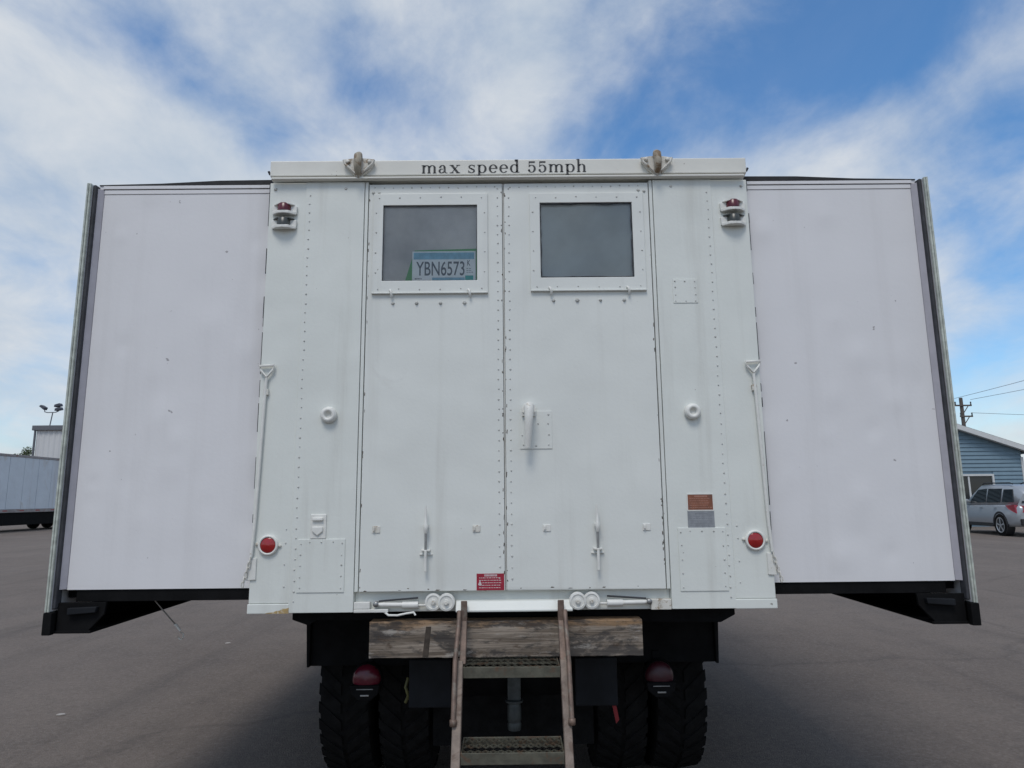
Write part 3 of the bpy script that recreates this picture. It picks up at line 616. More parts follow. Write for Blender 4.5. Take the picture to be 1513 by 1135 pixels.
# specks where the hanging cable hooks under the near side wing
cb = MB().tube([(-1.745, 0.125, 1.165), (-1.70, 0.17, 1.085), (-1.655, 0.22, 1.005)], 0.0032, 6).build('wing_cable', STEEL, T)
MB().tube([(-1.655, 0.22, 1.005), (-1.635, 0.235, 0.972)], 0.006, 8).build('ferrule', TRIM, cb)
hk = [(-1.632+0.013*math.cos(a), 0.24, 0.945+0.016*math.sin(a)) for a in [PI*0.6-k*0.5 for k in range(11)]]
MB().tube(hk, 0.0035, 6).build('hook', RUSTW, cb)
# body roof, floor, front wall
MB().box(-1.2, 1.2, 0.121, 5.0, 3.25, 3.31).build('body_roof', BODY, T, 0.01)
MB().box(-1.2, 1.2, 0.101, 5.0, 1.10, 1.19).build('body_floor', BLACK, T)
MB().box(-1.2, 1.2, 4.95, 5.0, 1.1905, 3.249).build('body_front_wall', BODY, T)
MB().box(-1.1, 1.1, 2.2, 2.24, 1.1905, 3.15).build('cabin_partition', INSIDE, T)

# chassis
bm_ = MB().prism([(-1.058, 1.032), (-0.98, 1.005), (-0.94, 1.03), (1.0, 1.0), (1.07, 1.035), (1.07, 1.081), (-1.058, 1.081)], 0.14, 0.26).build('body_crossbeam', BLACK, T, 0.003)
for k, y in enumerate((0.9, 1.7, 2.5, 3.3, 4.1)): MB().box(-1.05, 1.05, y, y+0.08, 1.0, 1.099).build('floor_joist', BLACK, T)
for s in (-1, 1):
    MB().box(s*0.36, s*0.44, 0.353, 7.2, 0.72, 0.998).build('frame_rail', BLACK, T, 0.004)
    MB().box(s*0.365, s*0.435, 0.109, 0.3525, 0.90, 0.998).build('timber_bracket', BLACK, T)
    MB().box(s*0.31, s*0.522, 0.335, 0.352, 0.572, 0.802).build('bumperette', BLUEBLK, T, 0.006)
    fd = MB().prism([(0.50, 0.738), (0.50, 0.998), (1.95, 0.998), (1.95, 0.985), (0.62, 0.985), (0.53, 0.94), (0.53, 0.738)], s*0.46, s*1.062, 'x').build('fender', BLACK, T, 0.003)
    MB().prism([(s*1.062, 0.738), (s*1.075, 0.738), (s*1.083, 0.95), (s*1.062, 0.998)], 0.47, 0.52).build('fender_lip', BLACK, fd, 0.002)
    # tail lamp
    tx = s*0.752
    tl = MB().lathe((tx, 0.46, 0.685), [(0.0, 0.03), (0.07, 0.03), (0.081, 0.0), (0.078, -0.022), (0.07, -0.028), (0.0, -0.028)], 24)
    tl.prism([(tx-0.08, 0.672), (tx+0.08, 0.672), (tx+0.068, 0.625), (tx+0.03, 0.592), (tx-0.03, 0.592), (tx-0.068, 0.625)], 0.428, 0.49)
    tl.box(tx-0.02, tx+0.02, 0.49, 0.53, 0.66, 0.80)
    tl = tl.build('tail_lamp', BLACK, T, 0.003)
    MB().lathe((tx, 0.432, 0.688), [(0.072, 0.0), (0.070, -0.012), (0.058, -0.026), (0.034, -0.036), (0.0, -0.039)], 26).build('lens', mat('dim_tail_lens', (0.05, 0.008, 0.014), 0.4, var=0.2, vscale=30) if s > 0 else mat('tail_red_lens', (0.11, 0.008, 0.02), 0.25, var=0.15, vscale=30), tl)
    MB().prism([(tx-0.076, 0.668), (tx+0.076, 0.668), (tx+0.066, 0.625), (tx+0.03, 0.594), (tx-0.03, 0.594), (tx-0.066, 0.625)], 0.386, 0.427).build('lamp_cover', BLACK, tl, 0.006)
    MB().box(tx-0.042, tx+0.042, 0.381, 0.3855, 0.648, 0.652).build('lamp_rib', STEEL, tl, 0.001)
    MB().box(tx-0.022, tx+0.022, 0.381, 0.3855, 0.616, 0.624).build('blackout_slit', STEEL, tl, 0.002)
MB().box(-0.36, 0.36, 0.40, 0.48, 0.72, 0.99).build('rear_crossmember', BLACK, T, 0.004)
MB().prism([(0.494, 0.575), (0.516, 0.565), (0.528, 0.500), (0.512, 0.482)], 0.36, 0.366).build('red_tag', mat('red_plastic_tag', (0.25, 0.015, 0.02), 0.5, var=0.2), T)
pt = MB().lathe((0.005, 0.62, 0.378), [(0.0, 0.0), (0.035, 0.0), (0.037, 0.03), (0.033, 0.04), (0.037, 0.05), (0.037, 0.12), (0.03, 0.135), (0.048, 0.14), (0.048, 0.15), (0.0, 0.155)], 18, 'z')
pt.box(-0.03, 0.04, 0.60, 0.68, 0.53, 0.72)
pt.build('air_cylinder', mat('dull_grey_cylinder', (0.075, 0.085, 0.085), 0.5, 0.3, var=0.3, vscale=20), T, 0.002)
hose = mat('yellow_hose', (0.12, 0.11, 0.03), 0.5, var=0.3, vscale=30)
MB().tube([(-0.535, 0.40, 0.70), (-0.545, 0.38, 0.66), (-0.53, 0.38, 0.62), (-0.545, 0.385, 0.585)], 0.008, 7).build('brake_hose', hose, T)
MB().tube([(-0.52, 0.40, 0.69), (-0.522, 0.38, 0.64), (-0.53, 0.385, 0.60)], 0.006, 7).build('brake_hose', hose, T)
MB().tube([(0, 0.9, 0.62), (0, 3.6, 0.62)], 0.06, 12).build('drive_shaft', BLACK, T)

tk_ = MB().lathe((-0.36, 0.80, 0.62), [(0.0, 0.0), (0.10, 0.0), (0.13, 0.03), (0.13, 0.69), (0.10, 0.72), (0.0, 0.72)], 20, 'x').build('blocker_tank', BLACK, T)  # unseen tank, added to help block light under the truck
for s in (-1, 1):
    MB().box(s*0.45, s*0.53, 1.0, 2.8, 0.62, 0.70).box(s*0.45, s*0.53, 1.3, 2.5, 0.701, 0.80).build('leaf_spring', BLACK, T)
    MB().lathe((s*0.28, 0.93, 0.62), [(0.0, 0.0), (0.08, 0.0), (0.09, 0.03), (0.09, 0.12), (0.05, 0.2), (0.0, 0.2)], 16, 'y').build('brake_chamber', BLACK, T)
for y in (1.7, 3.3, 4.6): MB().box(-0.359, 0.359, y, y+0.12, 0.66, 0.96).build('chassis_crossmember', BLACK, T)
MB().box(-0.5, 0.5, 3.5, 4.3, 0.30, 0.70).build('transfer_case', BLACK, T, 0.05)

MB().box(-0.44, 0.44, 0.715, 0.725, 0.27, 0.76).build('gap_blocker', RUBBER, T)  # added black plate, makes the gap behind the ladder read dark

# weathered timber across the frame ends
bm = MB(); nx = 40
for part in range(1):
    rows = []
    for i in range(nx+1):
        x = -0.66+1.256*i/nx; w1, w2 = random.uniform(-.0015, .0015), random.uniform(-.0015, .0015)
        rows.append([(x, 0.010+w1, 0.881+w2), (x, 0.008, 0.884), (x, 0.008, 1.036), (x, 0.011+w2, 1.040+w1), (x, 0.100, 1.040), (x, 0.108, 1.03), (x, 0.108, 0.89), (x, 0.1, 0.881)])
    v = [p for g_ in rows for p in g_]; f = [(i*8+k, i*8+(k+1) % 8, (i+1)*8+(k+1) % 8, (i+1)*8+k) for i in range(nx) for k in range(8)]
    bm.add(v, f); bm.add(rows[0], [list(range(8))[::-1]]); bm.add(rows[-1], [list(range(8))])
tb = bm.build('bumper_timber', WOOD, T, label='weathered timber beam bolted across the frame ends')
DARKW = mat('dark_timber_mark', (0.06, 0.047, 0.036), 0.9, var=0.4, vscale=40)
MB().prism([(-0.415, 0.886), (-0.388, 0.886), (-0.376, 1.018), (-0.40, 1.018)], 0.0068, 0.0078).build('strap_stain', DARKW, tb)

# axles and wheels
def make_tyre(cx, cy, parent):
    R, w = 0.53, 0.285
    prof = [(0.27, -0.10), (0.30, -0.125), (0.38, -0.142), (0.46, -0.139), (0.495, -0.130), (0.510, -0.115), (0.515, 0.0), (0.510, 0.115), (0.495, 0.130), (0.46, 0.139), (0.38, 0.142), (0.30, 0.125), (0.27, 0.10)]
    mb = MB().lathe((cx, cy, R), prof, 48, 'x')
    n = 34
    for k in range(n):
        for side in (-1, 1):
            a = 2*PI*(k+(0.5 if side > 0 else 0))/n; da = 2*PI/n*0.30
            v = []
            for rr in (0.500, R):
                for (ax_, sh) in ((0.012, 0.10), (0.135, -0.10)):
                    for q in (-1, 1):
                        aa = a + q*da + sh
                        rad = rr - (0.018 if (ax_ > 0.1 and rr == R) else 0)
                        v.append((cx+side*ax_, cy+rad*math.cos(aa), R+rad*math.sin(aa)))
            mb.add(v, [(0,1,3,2),(4,6,7,5),(0,4,5,1),(2,3,7,6),(0,2,6,4),(1,5,7,3)])
    return mb
def wheel(cx, cy, src=None):
    if src: return copy_tree(src, T, Vector((cx, cy, 0.53))-ORG[src.name])
    mb = MB().lathe((cx, cy, 0.53), [(0.0, 0.02), (0.10, 0.02), (0.12, -0.02), (0.24, -0.05), (0.268, -0.11), (0.272, -0.11), (0.272, 0.11), (0.262, 0.11), (0.2, 0.02), (0.0, 0.02)], 28, 'x')
    w = mb.build('wheel', BLACK, T, origin=(cx, cy, 0.53))
    make_tyre(cx, cy, w).build('tyre', RUBBER, w, origin=(cx, cy, 0.53))
    return w
w0 = None
for cy in (1.19, 2.56):
    ax = MB().tube([(-0.9, cy, 0.53), (-0.3, cy, 0.53), (-0.14, cy, 0.53), (0.14, cy, 0.53), (0.3, cy, 0.53), (0.9, cy, 0.53)], [0.08, 0.09, 0.2, 0.2, 0.09, 0.08], 16).build('axle', BLACK, T)
    for cx in (-0.925, -0.600, 0.600, 0.925):
        if w0 is None: w0 = wheel(cx, cy)
        else: wheel(cx, cy, w0)
for s in (-1, 1): wheel(s*0.93, 6.9, w0)
MB().tube([(-0.85, 6.9, 0.5), (0.85, 6.9, 0.5)], 0.08, 10).build('axle', BLACK, T)
GREENP = mat('dark_cab_paint', (0.05, 0.055, 0.045), 0.5, var=0.1)
cab = MB().prism([(5.15, 0.95), (5.15, 2.35), (5.3, 2.6), (6.2, 2.6), (6.45, 1.75), (7.9, 1.65), (7.95, 0.8), (7.4, 0.8), (7.3, 1.2), (6.5, 1.2), (6.35, 0.85)], -0.85, 0.85, 'x').build('cab', GREENP, T, 0.04)
MB().box(-0.9, 0.9, 7.96, 8.1, 0.65, 0.9).build('front_bumper', BLACK, T, 0.02)

# ------------------------------------------------------------------ licence plate and green card behind the window glass
LP = thing('license_plate', (-0.329, 0.006, 2.671), 'blue and white licence plate reading YBN6573 propped inside the left rear window', 'licence plate')
PW = mat('plate_white', (0.93, 0.96, 0.94), 0.45, var=0.04, vscale=30)
PB = mat('plate_blue', (0.30, 0.56, 0.68), 0.5, var=0.2, vscale=30)
PT = mat('plate_teal_sticker', (0.08, 0.48, 0.43), 0.5, var=0.1)
PK = mat('plate_ink', (0.13, 0.15, 0.155), 0.6)
pl = MB().box(-0.489, -0.170, 0.0052, 0.0070, 2.6715, 2.829).build('plate', PW, LP, 0.004)
MB().box(-0.482, -0.177, 0.0040, 0.0046, 2.786, 2.821).build('blue_band', PB, LP)
MB().box(-0.388, -0.225, 0.0040, 0.0046, 2.676, 2.690).build('blue_footer', PB, LP)
MB().box(-0.222, -0.182, 0.0040, 0.0046, 2.677, 2.700).build('registration_sticker', PT, LP)
text_mesh('plate_number', 'YBN6573', 0.104, 0.60, (-0.468, 2.702), PK, LP, 0.0047)
text_mesh('plate_letter', 'K', 0.042, 0.62, (-0.214, 2.752), PK, LP, 0.0047)
print_lines(LP, -0.216, -0.188, 2.712, 2.742, 3, PK, 0.0045, title=False, h=0.0025, seed=5).name = 'plate_small_print'
print_lines(LP, -0.475, -0.43, 2.677, 2.692, 1, PK, 0.0045, title=False, h=0.006, seed=6).name = 'plate_corner_print'
gc = MB().prism([(-0.525, 2.6712), (-0.164, 2.6712), (-0.164, 2.842), (-0.478, 2.835)], 0.0085, 0.0095).build('green_card', mat('green_card_paper', (0.16, 0.44, 0.17), 0.7, var=0.1), None)
gc['label'] = 'green card standing behind the licence plate in the window'; gc['category'] = 'card'

# ------------------------------------------------------------------ ladder
LD = thing('boarding_ladder', (-0.01, -0.33, 0), 'worn olive metal boarding ladder leaning against the rear sill', 'ladder')
def lad(z): return -0.15 - (0.873-z)*0.505      # front edge line of the ladder at a height
for s, xi, xo in ((-1, -0.2195, -0.257), (1, 0.2045, 0.240)):
    MB().prism([(lad(0.90), 0.90), (lad(0.90)+0.05, 0.90), (lad(0.0)+0.05, 0.002), (lad(0.0), 0.002)], xi, xo, 'x').build('rail', RAILB, LD, 0.004)
    xt = -0.222 if s < 0 else 0.2195
    MB().prism([(lad(0.899), 0.885), (lad(0.899)+0.03, 0.885), (-0.014, 1.05), (-0.026, 1.135), (-0.045, 1.138), (-0.050, 1.05)], xt-0.014, xt+0.014, 'x').build('top_bar', BROWN, LD, 0.003)
    xa, xb = (-0.242, -0.252) if s < 0 else (0.236, 0.240)
    MB().tube([(xa, -0.055, 1.095), (xa, -0.075, 1.06), (xb, lad(0.87)-0.012, 0.90), (xb, lad(0.69)-0.012, 0.69)], 0.0105, 8).build('hand_rod', BROWN, LD)
    MB().lathe((xb, lad(0.69)-0.012, 0.69), [(0.0, -0.022), (0.015, -0.02), (0.015, 0.004), (0.0, 0.006)], 8, 'z').build('rod_bracket', BROWN, LD)
    MB().box(xi-0.01 if s > 0 else xo-0.012, xo+0.012 if s > 0 else xi+0.01, lad(0)-0.02, lad(0)+0.08, 0.0, 0.016).build('foot', BLACK, LD, 0.004)
for zt in (0.872, 0.577, 0.287):
    y0 = lad(zt); x0, x1 = -0.2185, 0.2035
    tr = MB().box(x0, x1, y0, y0+0.006, zt-0.042, zt+0.003).box(x0, x1, y0+0.186, y0+0.192, zt-0.03, zt+0.003).box(x0, x0+0.006, y0+0.0065, y0+0.1855, zt-0.03, zt+0.003).box(x1-0.006, x1, y0+0.0065, y0+0.1855, zt-0.03, zt+0.003).build('tread', OLIVE, LD, 0.0015)
    gr = MB(); ncol, nrow = 13, 5; dx = (x1-x0-0.014)/ncol; dy = 0.178/nrow
    for j in range(nrow+1):
        for i in range(ncol*2):
            xa = x0+0.007+dx*i/2; up_ = (i % 2 == 0)
            ya = y0+0.007+dy*j; amp = dy*0.5*(1 if j % 2 == 0 else -1)
            p, q = (xa, ya + (0 if up_ else amp)), (xa+dx/2, ya + (amp if up_ else 0))
            p = (p[0], min(max(p[1], y0+.007), y0+.185)); q = (q[0], min(max(q[1], y0+.007), y0+.185))
            hw_ = 0.0022; gr.add([(p[0], p[1]-hw_, zt-.006), (q[0], q[1]-hw_, zt-.006), (q[0], q[1]+hw_, zt-.006), (p[0], p[1]+hw_, zt-.006), (p[0], p[1]-hw_, zt), (q[0], q[1]-hw_, zt), (q[0], q[1]+hw_, zt), (p[0], p[1]+hw_, zt)], [(3,2,1,0),(4,5,6,7),(0,1,5,4),(2,3,7,6),(1,2,6,5),(3,0,4,7)])
    gr.build('grating', OLIVE, tr, kind='stuff')

# ------------------------------------------------------------------ silver sport utility car
def suv():
    ang = math.radians(6); hd_ = Vector((math.sin(ang), math.cos(ang), 0)); sd_ = Vector((math.cos(ang), -math.sin(ang), 0))
    base = Vector((18.46, 22.71, 0)) + sd_*1.0                    # between the rear wheels
    C = thing('parked_suv', base, 'silver sport utility car parked in front of the blue house', 'car')
    PAINT = mat('silver_car_paint', (0.36, 0.385, 0.41), 0.3, 0.3, var=0.03, coat=0.6)
    CGL = mat('tinted_car_glass', (0.015, 0.018, 0.02), 0.06, var=0.1)
    PLAST = mat('dark_car_plastic', (0.022, 0.022, 0.024), 0.6, var=0.2)
    ALLOY = mat('alloy_rim', (0.52, 0.53, 0.54), 0.3, 0.7, var=0.1)
    def wp(a, l, z): return base + sd_*a + hd_*l + Vector((0, 0, z*1.065 if z > 0.5 else z))      # a: to its right, l: forward of rear axle
    def loft(sections, name, m, bevel=0.0, par=C):
        """sections: list of (l, [(a,z)...]) rings"""
        mb = MB(); n = len(sections[0][1])
        mb.add([wp(a, l, z) for l, ring in sections for a, z in ring], [(i*n+k, i*n+(k+1) % n, (i+1)*n+(k+1) % n, (i+1)*n+k) for i in range(len(sections)-1) for k in range(n)], True)
        mb.add([wp(a, sections[0][0], z) for a, z in sections[0][1]], [list(range(n))]); mb.add([wp(a, sections[-1][0], z) for a, z in sections[-1][1]], [list(range(n))[::-1]])
        return mb.build(name, m, par, bevel)
    def ring(w, z0, z1, sh=0.06):
        return [(-w+0.06, z0), (w-0.06, z0), (w, z0+0.12), (w+0.01, (z0+z1)/2), (w-0.015, z1-0.10), (w-sh-0.02, z1), (-w+sh+0.02, z1), (-w+0.015, z1-0.10), (-w-0.01, (z0+z1)/2), (-w, z0+0.12)]
    loft([(-1.06, ring(0.84, 0.50, 0.98)), (-1.0, ring(0.93, 0.42, 1.08)), (-0.6, ring(0.97, 0.36, 1.12)), (0.9, ring(0.98, 0.34, 1.10)), (2.3, ring(0.98, 0.34, 1.08)), (3.2, ring(0.96, 0.36, 1.04)), (3.75, ring(0.86, 0.42, 0.86)), (3.9, ring(0.70, 0.46, 0.74))], 'body', PAINT)
    def gh(w, t, z0, z1): return [(-w, z0), (w, z0), (t, z1-0.06), (t-0.09, z1), (-t+0.09, z1), (-t, z1-0.06)]
    loft([(-0.99, gh(0.88, 0.66, 1.08, 1.50)), (-0.80, gh(0.90, 0.72, 1.09, 1.70)), (-0.3, gh(0.92, 0.75, 1.09, 1.78)), (0.9, gh(0.93, 0.76, 1.08, 1.80)), (1.5, gh(0.93, 0.75, 1.07, 1.77)), (2.0, gh(0.93, 0.72, 1.07, 1.55)), (2.45, gh(0.92, 0.70, 1.05, 1.12))], 'cabin', PAINT)
    def side_pt(s, l, z, out=0.012):
        k = (z-1.09)/(1.72-1.09); w = 0.925-(0.925-0.755)*k + out; return wp(s*w, l, z)
    for s in (-1, 1):
        for quad in ([(-0.78, 1.17), (-0.12, 1.17), (-0.12, 1.62), (-0.62, 1.62)], [(0.0, 1.16), (0.86, 1.15), (0.86, 1.65), (0.0, 1.65)], [(0.94, 1.15), (2.05, 1.14), (1.55, 1.62), (0.94, 1.66)]):
            b = MB(); v = [side_pt(s, l, z) for l, z in quad] + [side_pt(s, l, z, -0.03) for l, z in quad]
            b.add(v, [(0,1,2,3), (4,7,6,5)] + [(i, 4+i, 4+(i+1) % 4, (i+1) % 4) for i in range(4)]); b.build('side_window', CGL, C)
        for l in (0.12, 1.05): MB().box(-0.09, 0.09, -0.014, 0.014, -0.014, 0.014).build('door_handle', PAINT, C)  ; hdl = C.children[-1]
        # wheel arches, sills, lamps, mirrors, rails
        for l in (0.0, 2.86):
            arc = MB(); n = 14; v = []
            for k in range(n+1):
                a = PI*k/n
                for rr in (0.385, 0.455):
                    for o_ in (0.90, 0.992): v.append(wp(s*o_, l+rr*math.cos(a), 0.40+rr*math.sin(a)))
            f = []
            for k in range(n):
                q = k*4; f += [(q, q+4, q+6, q+2), (q+1, q+3, q+7, q+5), (q, q+1, q+5, q+4), (q+2, q+6, q+7, q+3)]
            arc.add(v, f); arc.build('wheel_arch', PLAST, C)
            dk = MB(); c0 = wp(s*0.70, l, 0.40); c1 = wp(s*0.988, l, 0.40); dk.tube([c0, c1], 0.40, 24); dk.build('arch_liner', PLAST, C)
            wh_ = MB(); rad = 0.385
            def rp(a_, r_, q_): return wp(s*a_, l+r_*math.cos(q_), rad+r_*math.sin(q_))
            n = 28; v = []; pr = [(0.76, 0.25), (0.75, 0.36), (0.78, 0.385), (0.98, 0.385), (1.003, 0.36), (1.003, 0.265)]
            for (a_, r_) in pr:
                for k in range(n): v.append(rp(a_, r_, 2*PI*k/n))
            wh_.add(v, [(i*n+k, i*n+(k+1) % n, (i+1)*n+(k+1) % n, (i+1)*n+k) for i in range(len(pr)-1) for k in range(n)], True)
            wo = wh_.build('wheel', RUBBER, C)
            rim = MB(); v = [rp(1.0, 0.265, 2*PI*k/n) for k in range(n)] + [rp(1.008, 0.235, 2*PI*k/n) for k in range(n)] + [rp(0.955, 0.225, 2*PI*k/n) for k in range(n)]
            rim.add(v, [(i*n+k, i*n+(k+1) % n, (i+1)*n+(k+1) % n, (i+1)*n+k) for i in range(2) for k in range(n)], True)
            for k in range(5):
                a = 2*PI*k/5+0.3
                v = [rp(o_, r_, a+q_) for o_ in (0.975, 1.0) for r_, q_ in ((0.02, -1.0), (0.235, -0.13), (0.235, 0.13), (0.02, 1.0))]
                rim.add(v, [(0,1,2,3), (7,6,5,4), (0,4,5,1), (1,5,6,2), (2,6,7,3), (3,7,4,0)])
            rim.build('rim', ALLOY, wo)
            MB().add([rp(0.945, 0.24, 2*PI*k/n) for k in range(n)], [list(range(n))]).build('brake_disc', PLAST, wo)
        b = MB(); v = [wp(s*o_, l, z) for o_ in (0.93, 0.985) for l, z in ((0.46, 0.33), (2.4, 0.33), (2.4, 0.47), (0.46, 0.47))]
        b.add(v, [(0,1,2,3), (7,6,5,4), (0,4,5,1), (1,5,6,2), (2,6,7,3), (3,7,4,0)]).build('sill_trim', PLAST, C, 0.01)
        b = MB(); v = [wp(s*a_, l, z) for a_, l, z in ((0.985, -0.42, 1.07), (0.965, -0.92, 1.09), (0.70, -1.075, 1.06), (0.72, -1.09, 0.84), (0.96, -0.99, 0.80), (0.992, -0.62, 0.93))] + [wp(s*a_*0.9, l+0.06, z) for a_, l, z in ((0.985, -0.42, 1.07), (0.965, -0.92, 1.09), (0.70, -1.075, 1.06), (0.72, -1.09, 0.84), (0.96, -0.99, 0.80), (0.992, -0.62, 0.93))]
        b.add(v, [(0,1,4,5), (1,2,3,4), (11,10,7,6), (10,9,8,7)] + [(i, 6+i, 6+(i+1) % 6, (i+1) % 6) for i in range(6)]).build('tail_lamp', mat('car_tail_red', (0.30, 0.012, 0.03), 0.15, var=0.1, coat=0.5), C)
        MB().tube([wp(s*0.70, -0.55, 1.80), wp(s*0.70, -0.4, 1.845), wp(s*0.71, 1.2, 1.86), wp(s*0.71, 1.35, 1.81)], 0.022, 8).build('roof_rail', PLAST, C)
        MB().tube([wp(s*0.93, 1.98, 1.17), wp(s*1.06, 1.97, 1.20), wp(s*1.13, 1.96, 1.21)], [0.05, 0.09, 0.08], 10).build('mirror', PAINT, C)
    b = MB(); v = [wp(a_, l, z) for a_, l, z in ((-0.74, -1.012, 1.14), (0.74, -1.012, 1.14), (0.62, -0.895, 1.58), (-0.62, -0.895, 1.58), (-0.74, -0.95, 1.14), (0.74, -0.95, 1.14), (0.62, -0.85, 1.58), (-0.62, -0.85, 1.58))]
    b.add(v, [(0,1,2,3), (7,6,5,4), (0,4,5,1), (1,5,6,2), (2,6,7,3), (3,7,4,0)]).build('rear_window', CGL, C)
    b = MB(); v = [wp(a_, l, z) for l in (-1.12, -0.95) for a_, z in ((-0.86, 0.42), (0.86, 0.42), (0.88, 0.62), (-0.88, 0.62))]
    b.add(v, [(3,2,1,0), (4,5,6,7), (0,1,5,4), (1,2,6,5), (2,3,7,6), (3,0,4,7)]).build('rear_bumper', PLAST, C, 0.03)
    b = MB(); v = [wp(a_, l, z) for a_, l, z in ((-0.80, 2.10, 1.10), (0.80, 2.10, 1.10), (0.66, 1.62, 1.66), (-0.66, 1.62, 1.66))] ; v = v + [p+Vector((0, 0, 0.03))+hd_*0.09 for p in v]
    b.add(v, [(3,2,1,0), (4,5,6,7), (0,1,5,4), (1,2,6,5), (2,3,7,6), (3,0,4,7)]).build('windscreen', CGL, C)
    # move the handles made above to the doors
    hs = [o for o in C.children if o.name.startswith('door_handle')]
    for o, (s, l) in zip(hs, ((-1, 0.12), (-1, 1.05), (1, 0.12), (1, 1.05))):
        p = wp(s*0.985, l+0.1, 0.98); o.location = p-base; o.rotation_euler = (0, 0, -ang+PI/2); ORG[o.name] = p
suv()

# ------------------------------------------------------------------ blue house
def house():
    Y0 = 30.0; X0, X1, XR = 14.2, 25.1, 19.5; ze = 3.42; zr = lambda x: 5.62-abs(x-XR)*0.345
    Hs = thing('blue_house', (19.6, 33, 0), 'blue horizontal siding house with white gable trim behind the silver car', 'house')
    SID = mat('blue_siding', (0.175, 0.26, 0.32), 0.55, var=0.06, vscale=3, streak=((0.12, 0.2, 0.26), 4, 0.2))
    WT = mat('white_house_trim', (0.62, 0.63, 0.62), 0.5, var=0.05)
    ROOF = mat('dark_roof_shingle', (0.06, 0.057, 0.055), 0.9, var=0.3, vscale=4)
    WGL = mat('house_window_glass', (0.02, 0.025, 0.028), 0.05)
    MB().prism([(X0, 0), (X1, 0), (X1, zr(X1)), (XR, zr(XR)), (X0, zr(X0))], Y0+0.03, Y0+10, 'y').build('wall', SID, Hs)
    # lapped siding boards, each cut round the window and the gable slope
    z = 0.12; h = 0.195; wx0, wx1, wz0, wz1 = 21.3, 23.52, 0.85, 2.42
    while z < 5.5:
        zt = z+h; xa = max(X0, XR-(5.62-zt)/0.345); xb = min(X1, XR+(5.62-zt)/0.345)
        if xb-xa < 0.3: break
        spans = [(xa, wx0-0.09), (wx1+0.09, xb)] if (zt > wz0-0.09 and z < wz1+0.09) else [(xa, xb)]
        b = MB()
        for a, c in spans:
            if c-a < 0.05: continue
            b.add([(a, Y0-0.030, z), (c, Y0-0.030, z), (c, Y0+0.022, zt+0.012), (a, Y0+0.022, zt+0.012), (a, Y0+0.03, z), (c, Y0+0.03, z)], [(0,1,2,3), (0,4,5,1), (0,3,4), (1,5,2)])
        b.build('siding_board', SID, Hs); z += h
    for s in (-1, 1):
        xe = XR+s*6.0
        MB().prism([(XR, zr(XR)+0.02), (XR, zr(XR)+0.17), (xe, zr(xe)+0.17), (xe, zr(xe)+0.02)], Y0-0.35, Y0+10.3).build('roof_slope', ROOF, Hs)
        MB().prism([(XR, zr(XR)-0.10), (XR, zr(XR)+0.14), (xe, zr(xe)+0.14), (xe, zr(xe)-0.10)], Y0-0.40, Y0-0.355).build('fascia_board', WT, Hs)
        MB().prism([(XR, zr(XR)-0.06), (XR, zr(XR)+0.015), (xe, zr(xe)+0.015), (xe, zr(xe)-0.06)], Y0-0.353, Y0-0.031).build('soffit', WT, Hs)
        MB().box(xe, xe+s*0.12, Y0-0.4, Y0+10.3, zr(xe)-0.06, zr(xe)+0.08).build('gutter', WT, Hs)
        xc = X1 if s > 0 else X0
        MB().box(xc-0.06, xc+0.06, Y0-0.045, Y0+0.06, 0, ze-0.1).build('corner_board', WT, Hs)
    wf = MB().frame(wx0-0.09, wx1+0.09, wz0-0.09, wz1+0.09, wx0, wx1, wz0, wz1, Y0-0.06, Y0+0.029).build('window', WT, Hs)
    MB().box(22.34, 22.42, Y0-0.03, Y0+0.02, wz0, wz1).build('mullion', WT, wf)
    MB().box(wx0, wx1, Y0+0.005, Y0+0.012, wz0, wz1).build('pane', WGL, wf)
    MB().box(22.6, wx1, Y0+0.0125, Y0+0.02, 1.95, wz1).build('blind', mat('window_blind', (0.2, 0.2, 0.19), 0.8), wf)
house()

# ------------------------------------------------------------------ utility pole and its wires
def pole():
    P = thing('utility_pole', (42.75, 60, 0), 'wooden utility pole with crossarms rising behind the blue house', 'utility pole')
    PWD = mat('grey_pole_wood', (0.11, 0.095, 0.085), 0.9, var=0.2, vscale=3)
    MB().tube([(42.75, 60, 0), (42.75, 60, 10.5)], [0.2, 0.15], 10).build('post', PWD, P)
    for z, a, b in ((9.75, -0.75, 0.85), (8.72, -0.35, 0.85)):
        c = MB().box(42.75+a, 42.75+b, 59.80, 59.90, z-0.07, z+0.07).build('crossarm', PWD, P, 0.01)
        MB().tube([(42.75, 59.85, z-0.75), (42.75+0.5, 59.85, z-0.08)], 0.04, 6).build('brace', PWD, c)
        for x in (a+0.08, b-0.06): MB().lathe((42.75+x, 59.85, z+0.07), [(0.0, 0.3), (0.05, 0.28), (0.07, 0.18), (0.045, 0.1), (0.07, 0.06), (0.05, 0.0)], 8, 'z').build('insulator', BLKLENS, c)
    WIRE = mat('overhead_wire', (0.10, 0.10, 0.11), 0.6)
    for (x, z), (x2, y2, z2), lab in (((42.05, 10.42), (38.2, 10, 12.2), 'topmost overhead wire running off the utility pole crossarm'), ((43.55, 10.30), (45.6, 10, 11.6), 'middle overhead wire running off the utility pole crossarm'), ((43.55, 9.05), (95, 66, 9.3), 'lowest overhead wire running right above the house roof')):
        pts = []
        for k in range(13):
            t = k/12; pts.append((x+(x2-x)*t, 59.85+(y2-59.85)*t, z+(z2-z)*t-1.0*4*t*(1-t)*0.5))
        o = MB().tube(pts, 0.018, 5).build('overhead_wire', WIRE, None); o['label'] = lab; o['category'] = 'wire'; o['group'] = 'wires from the utility pole'
pole()

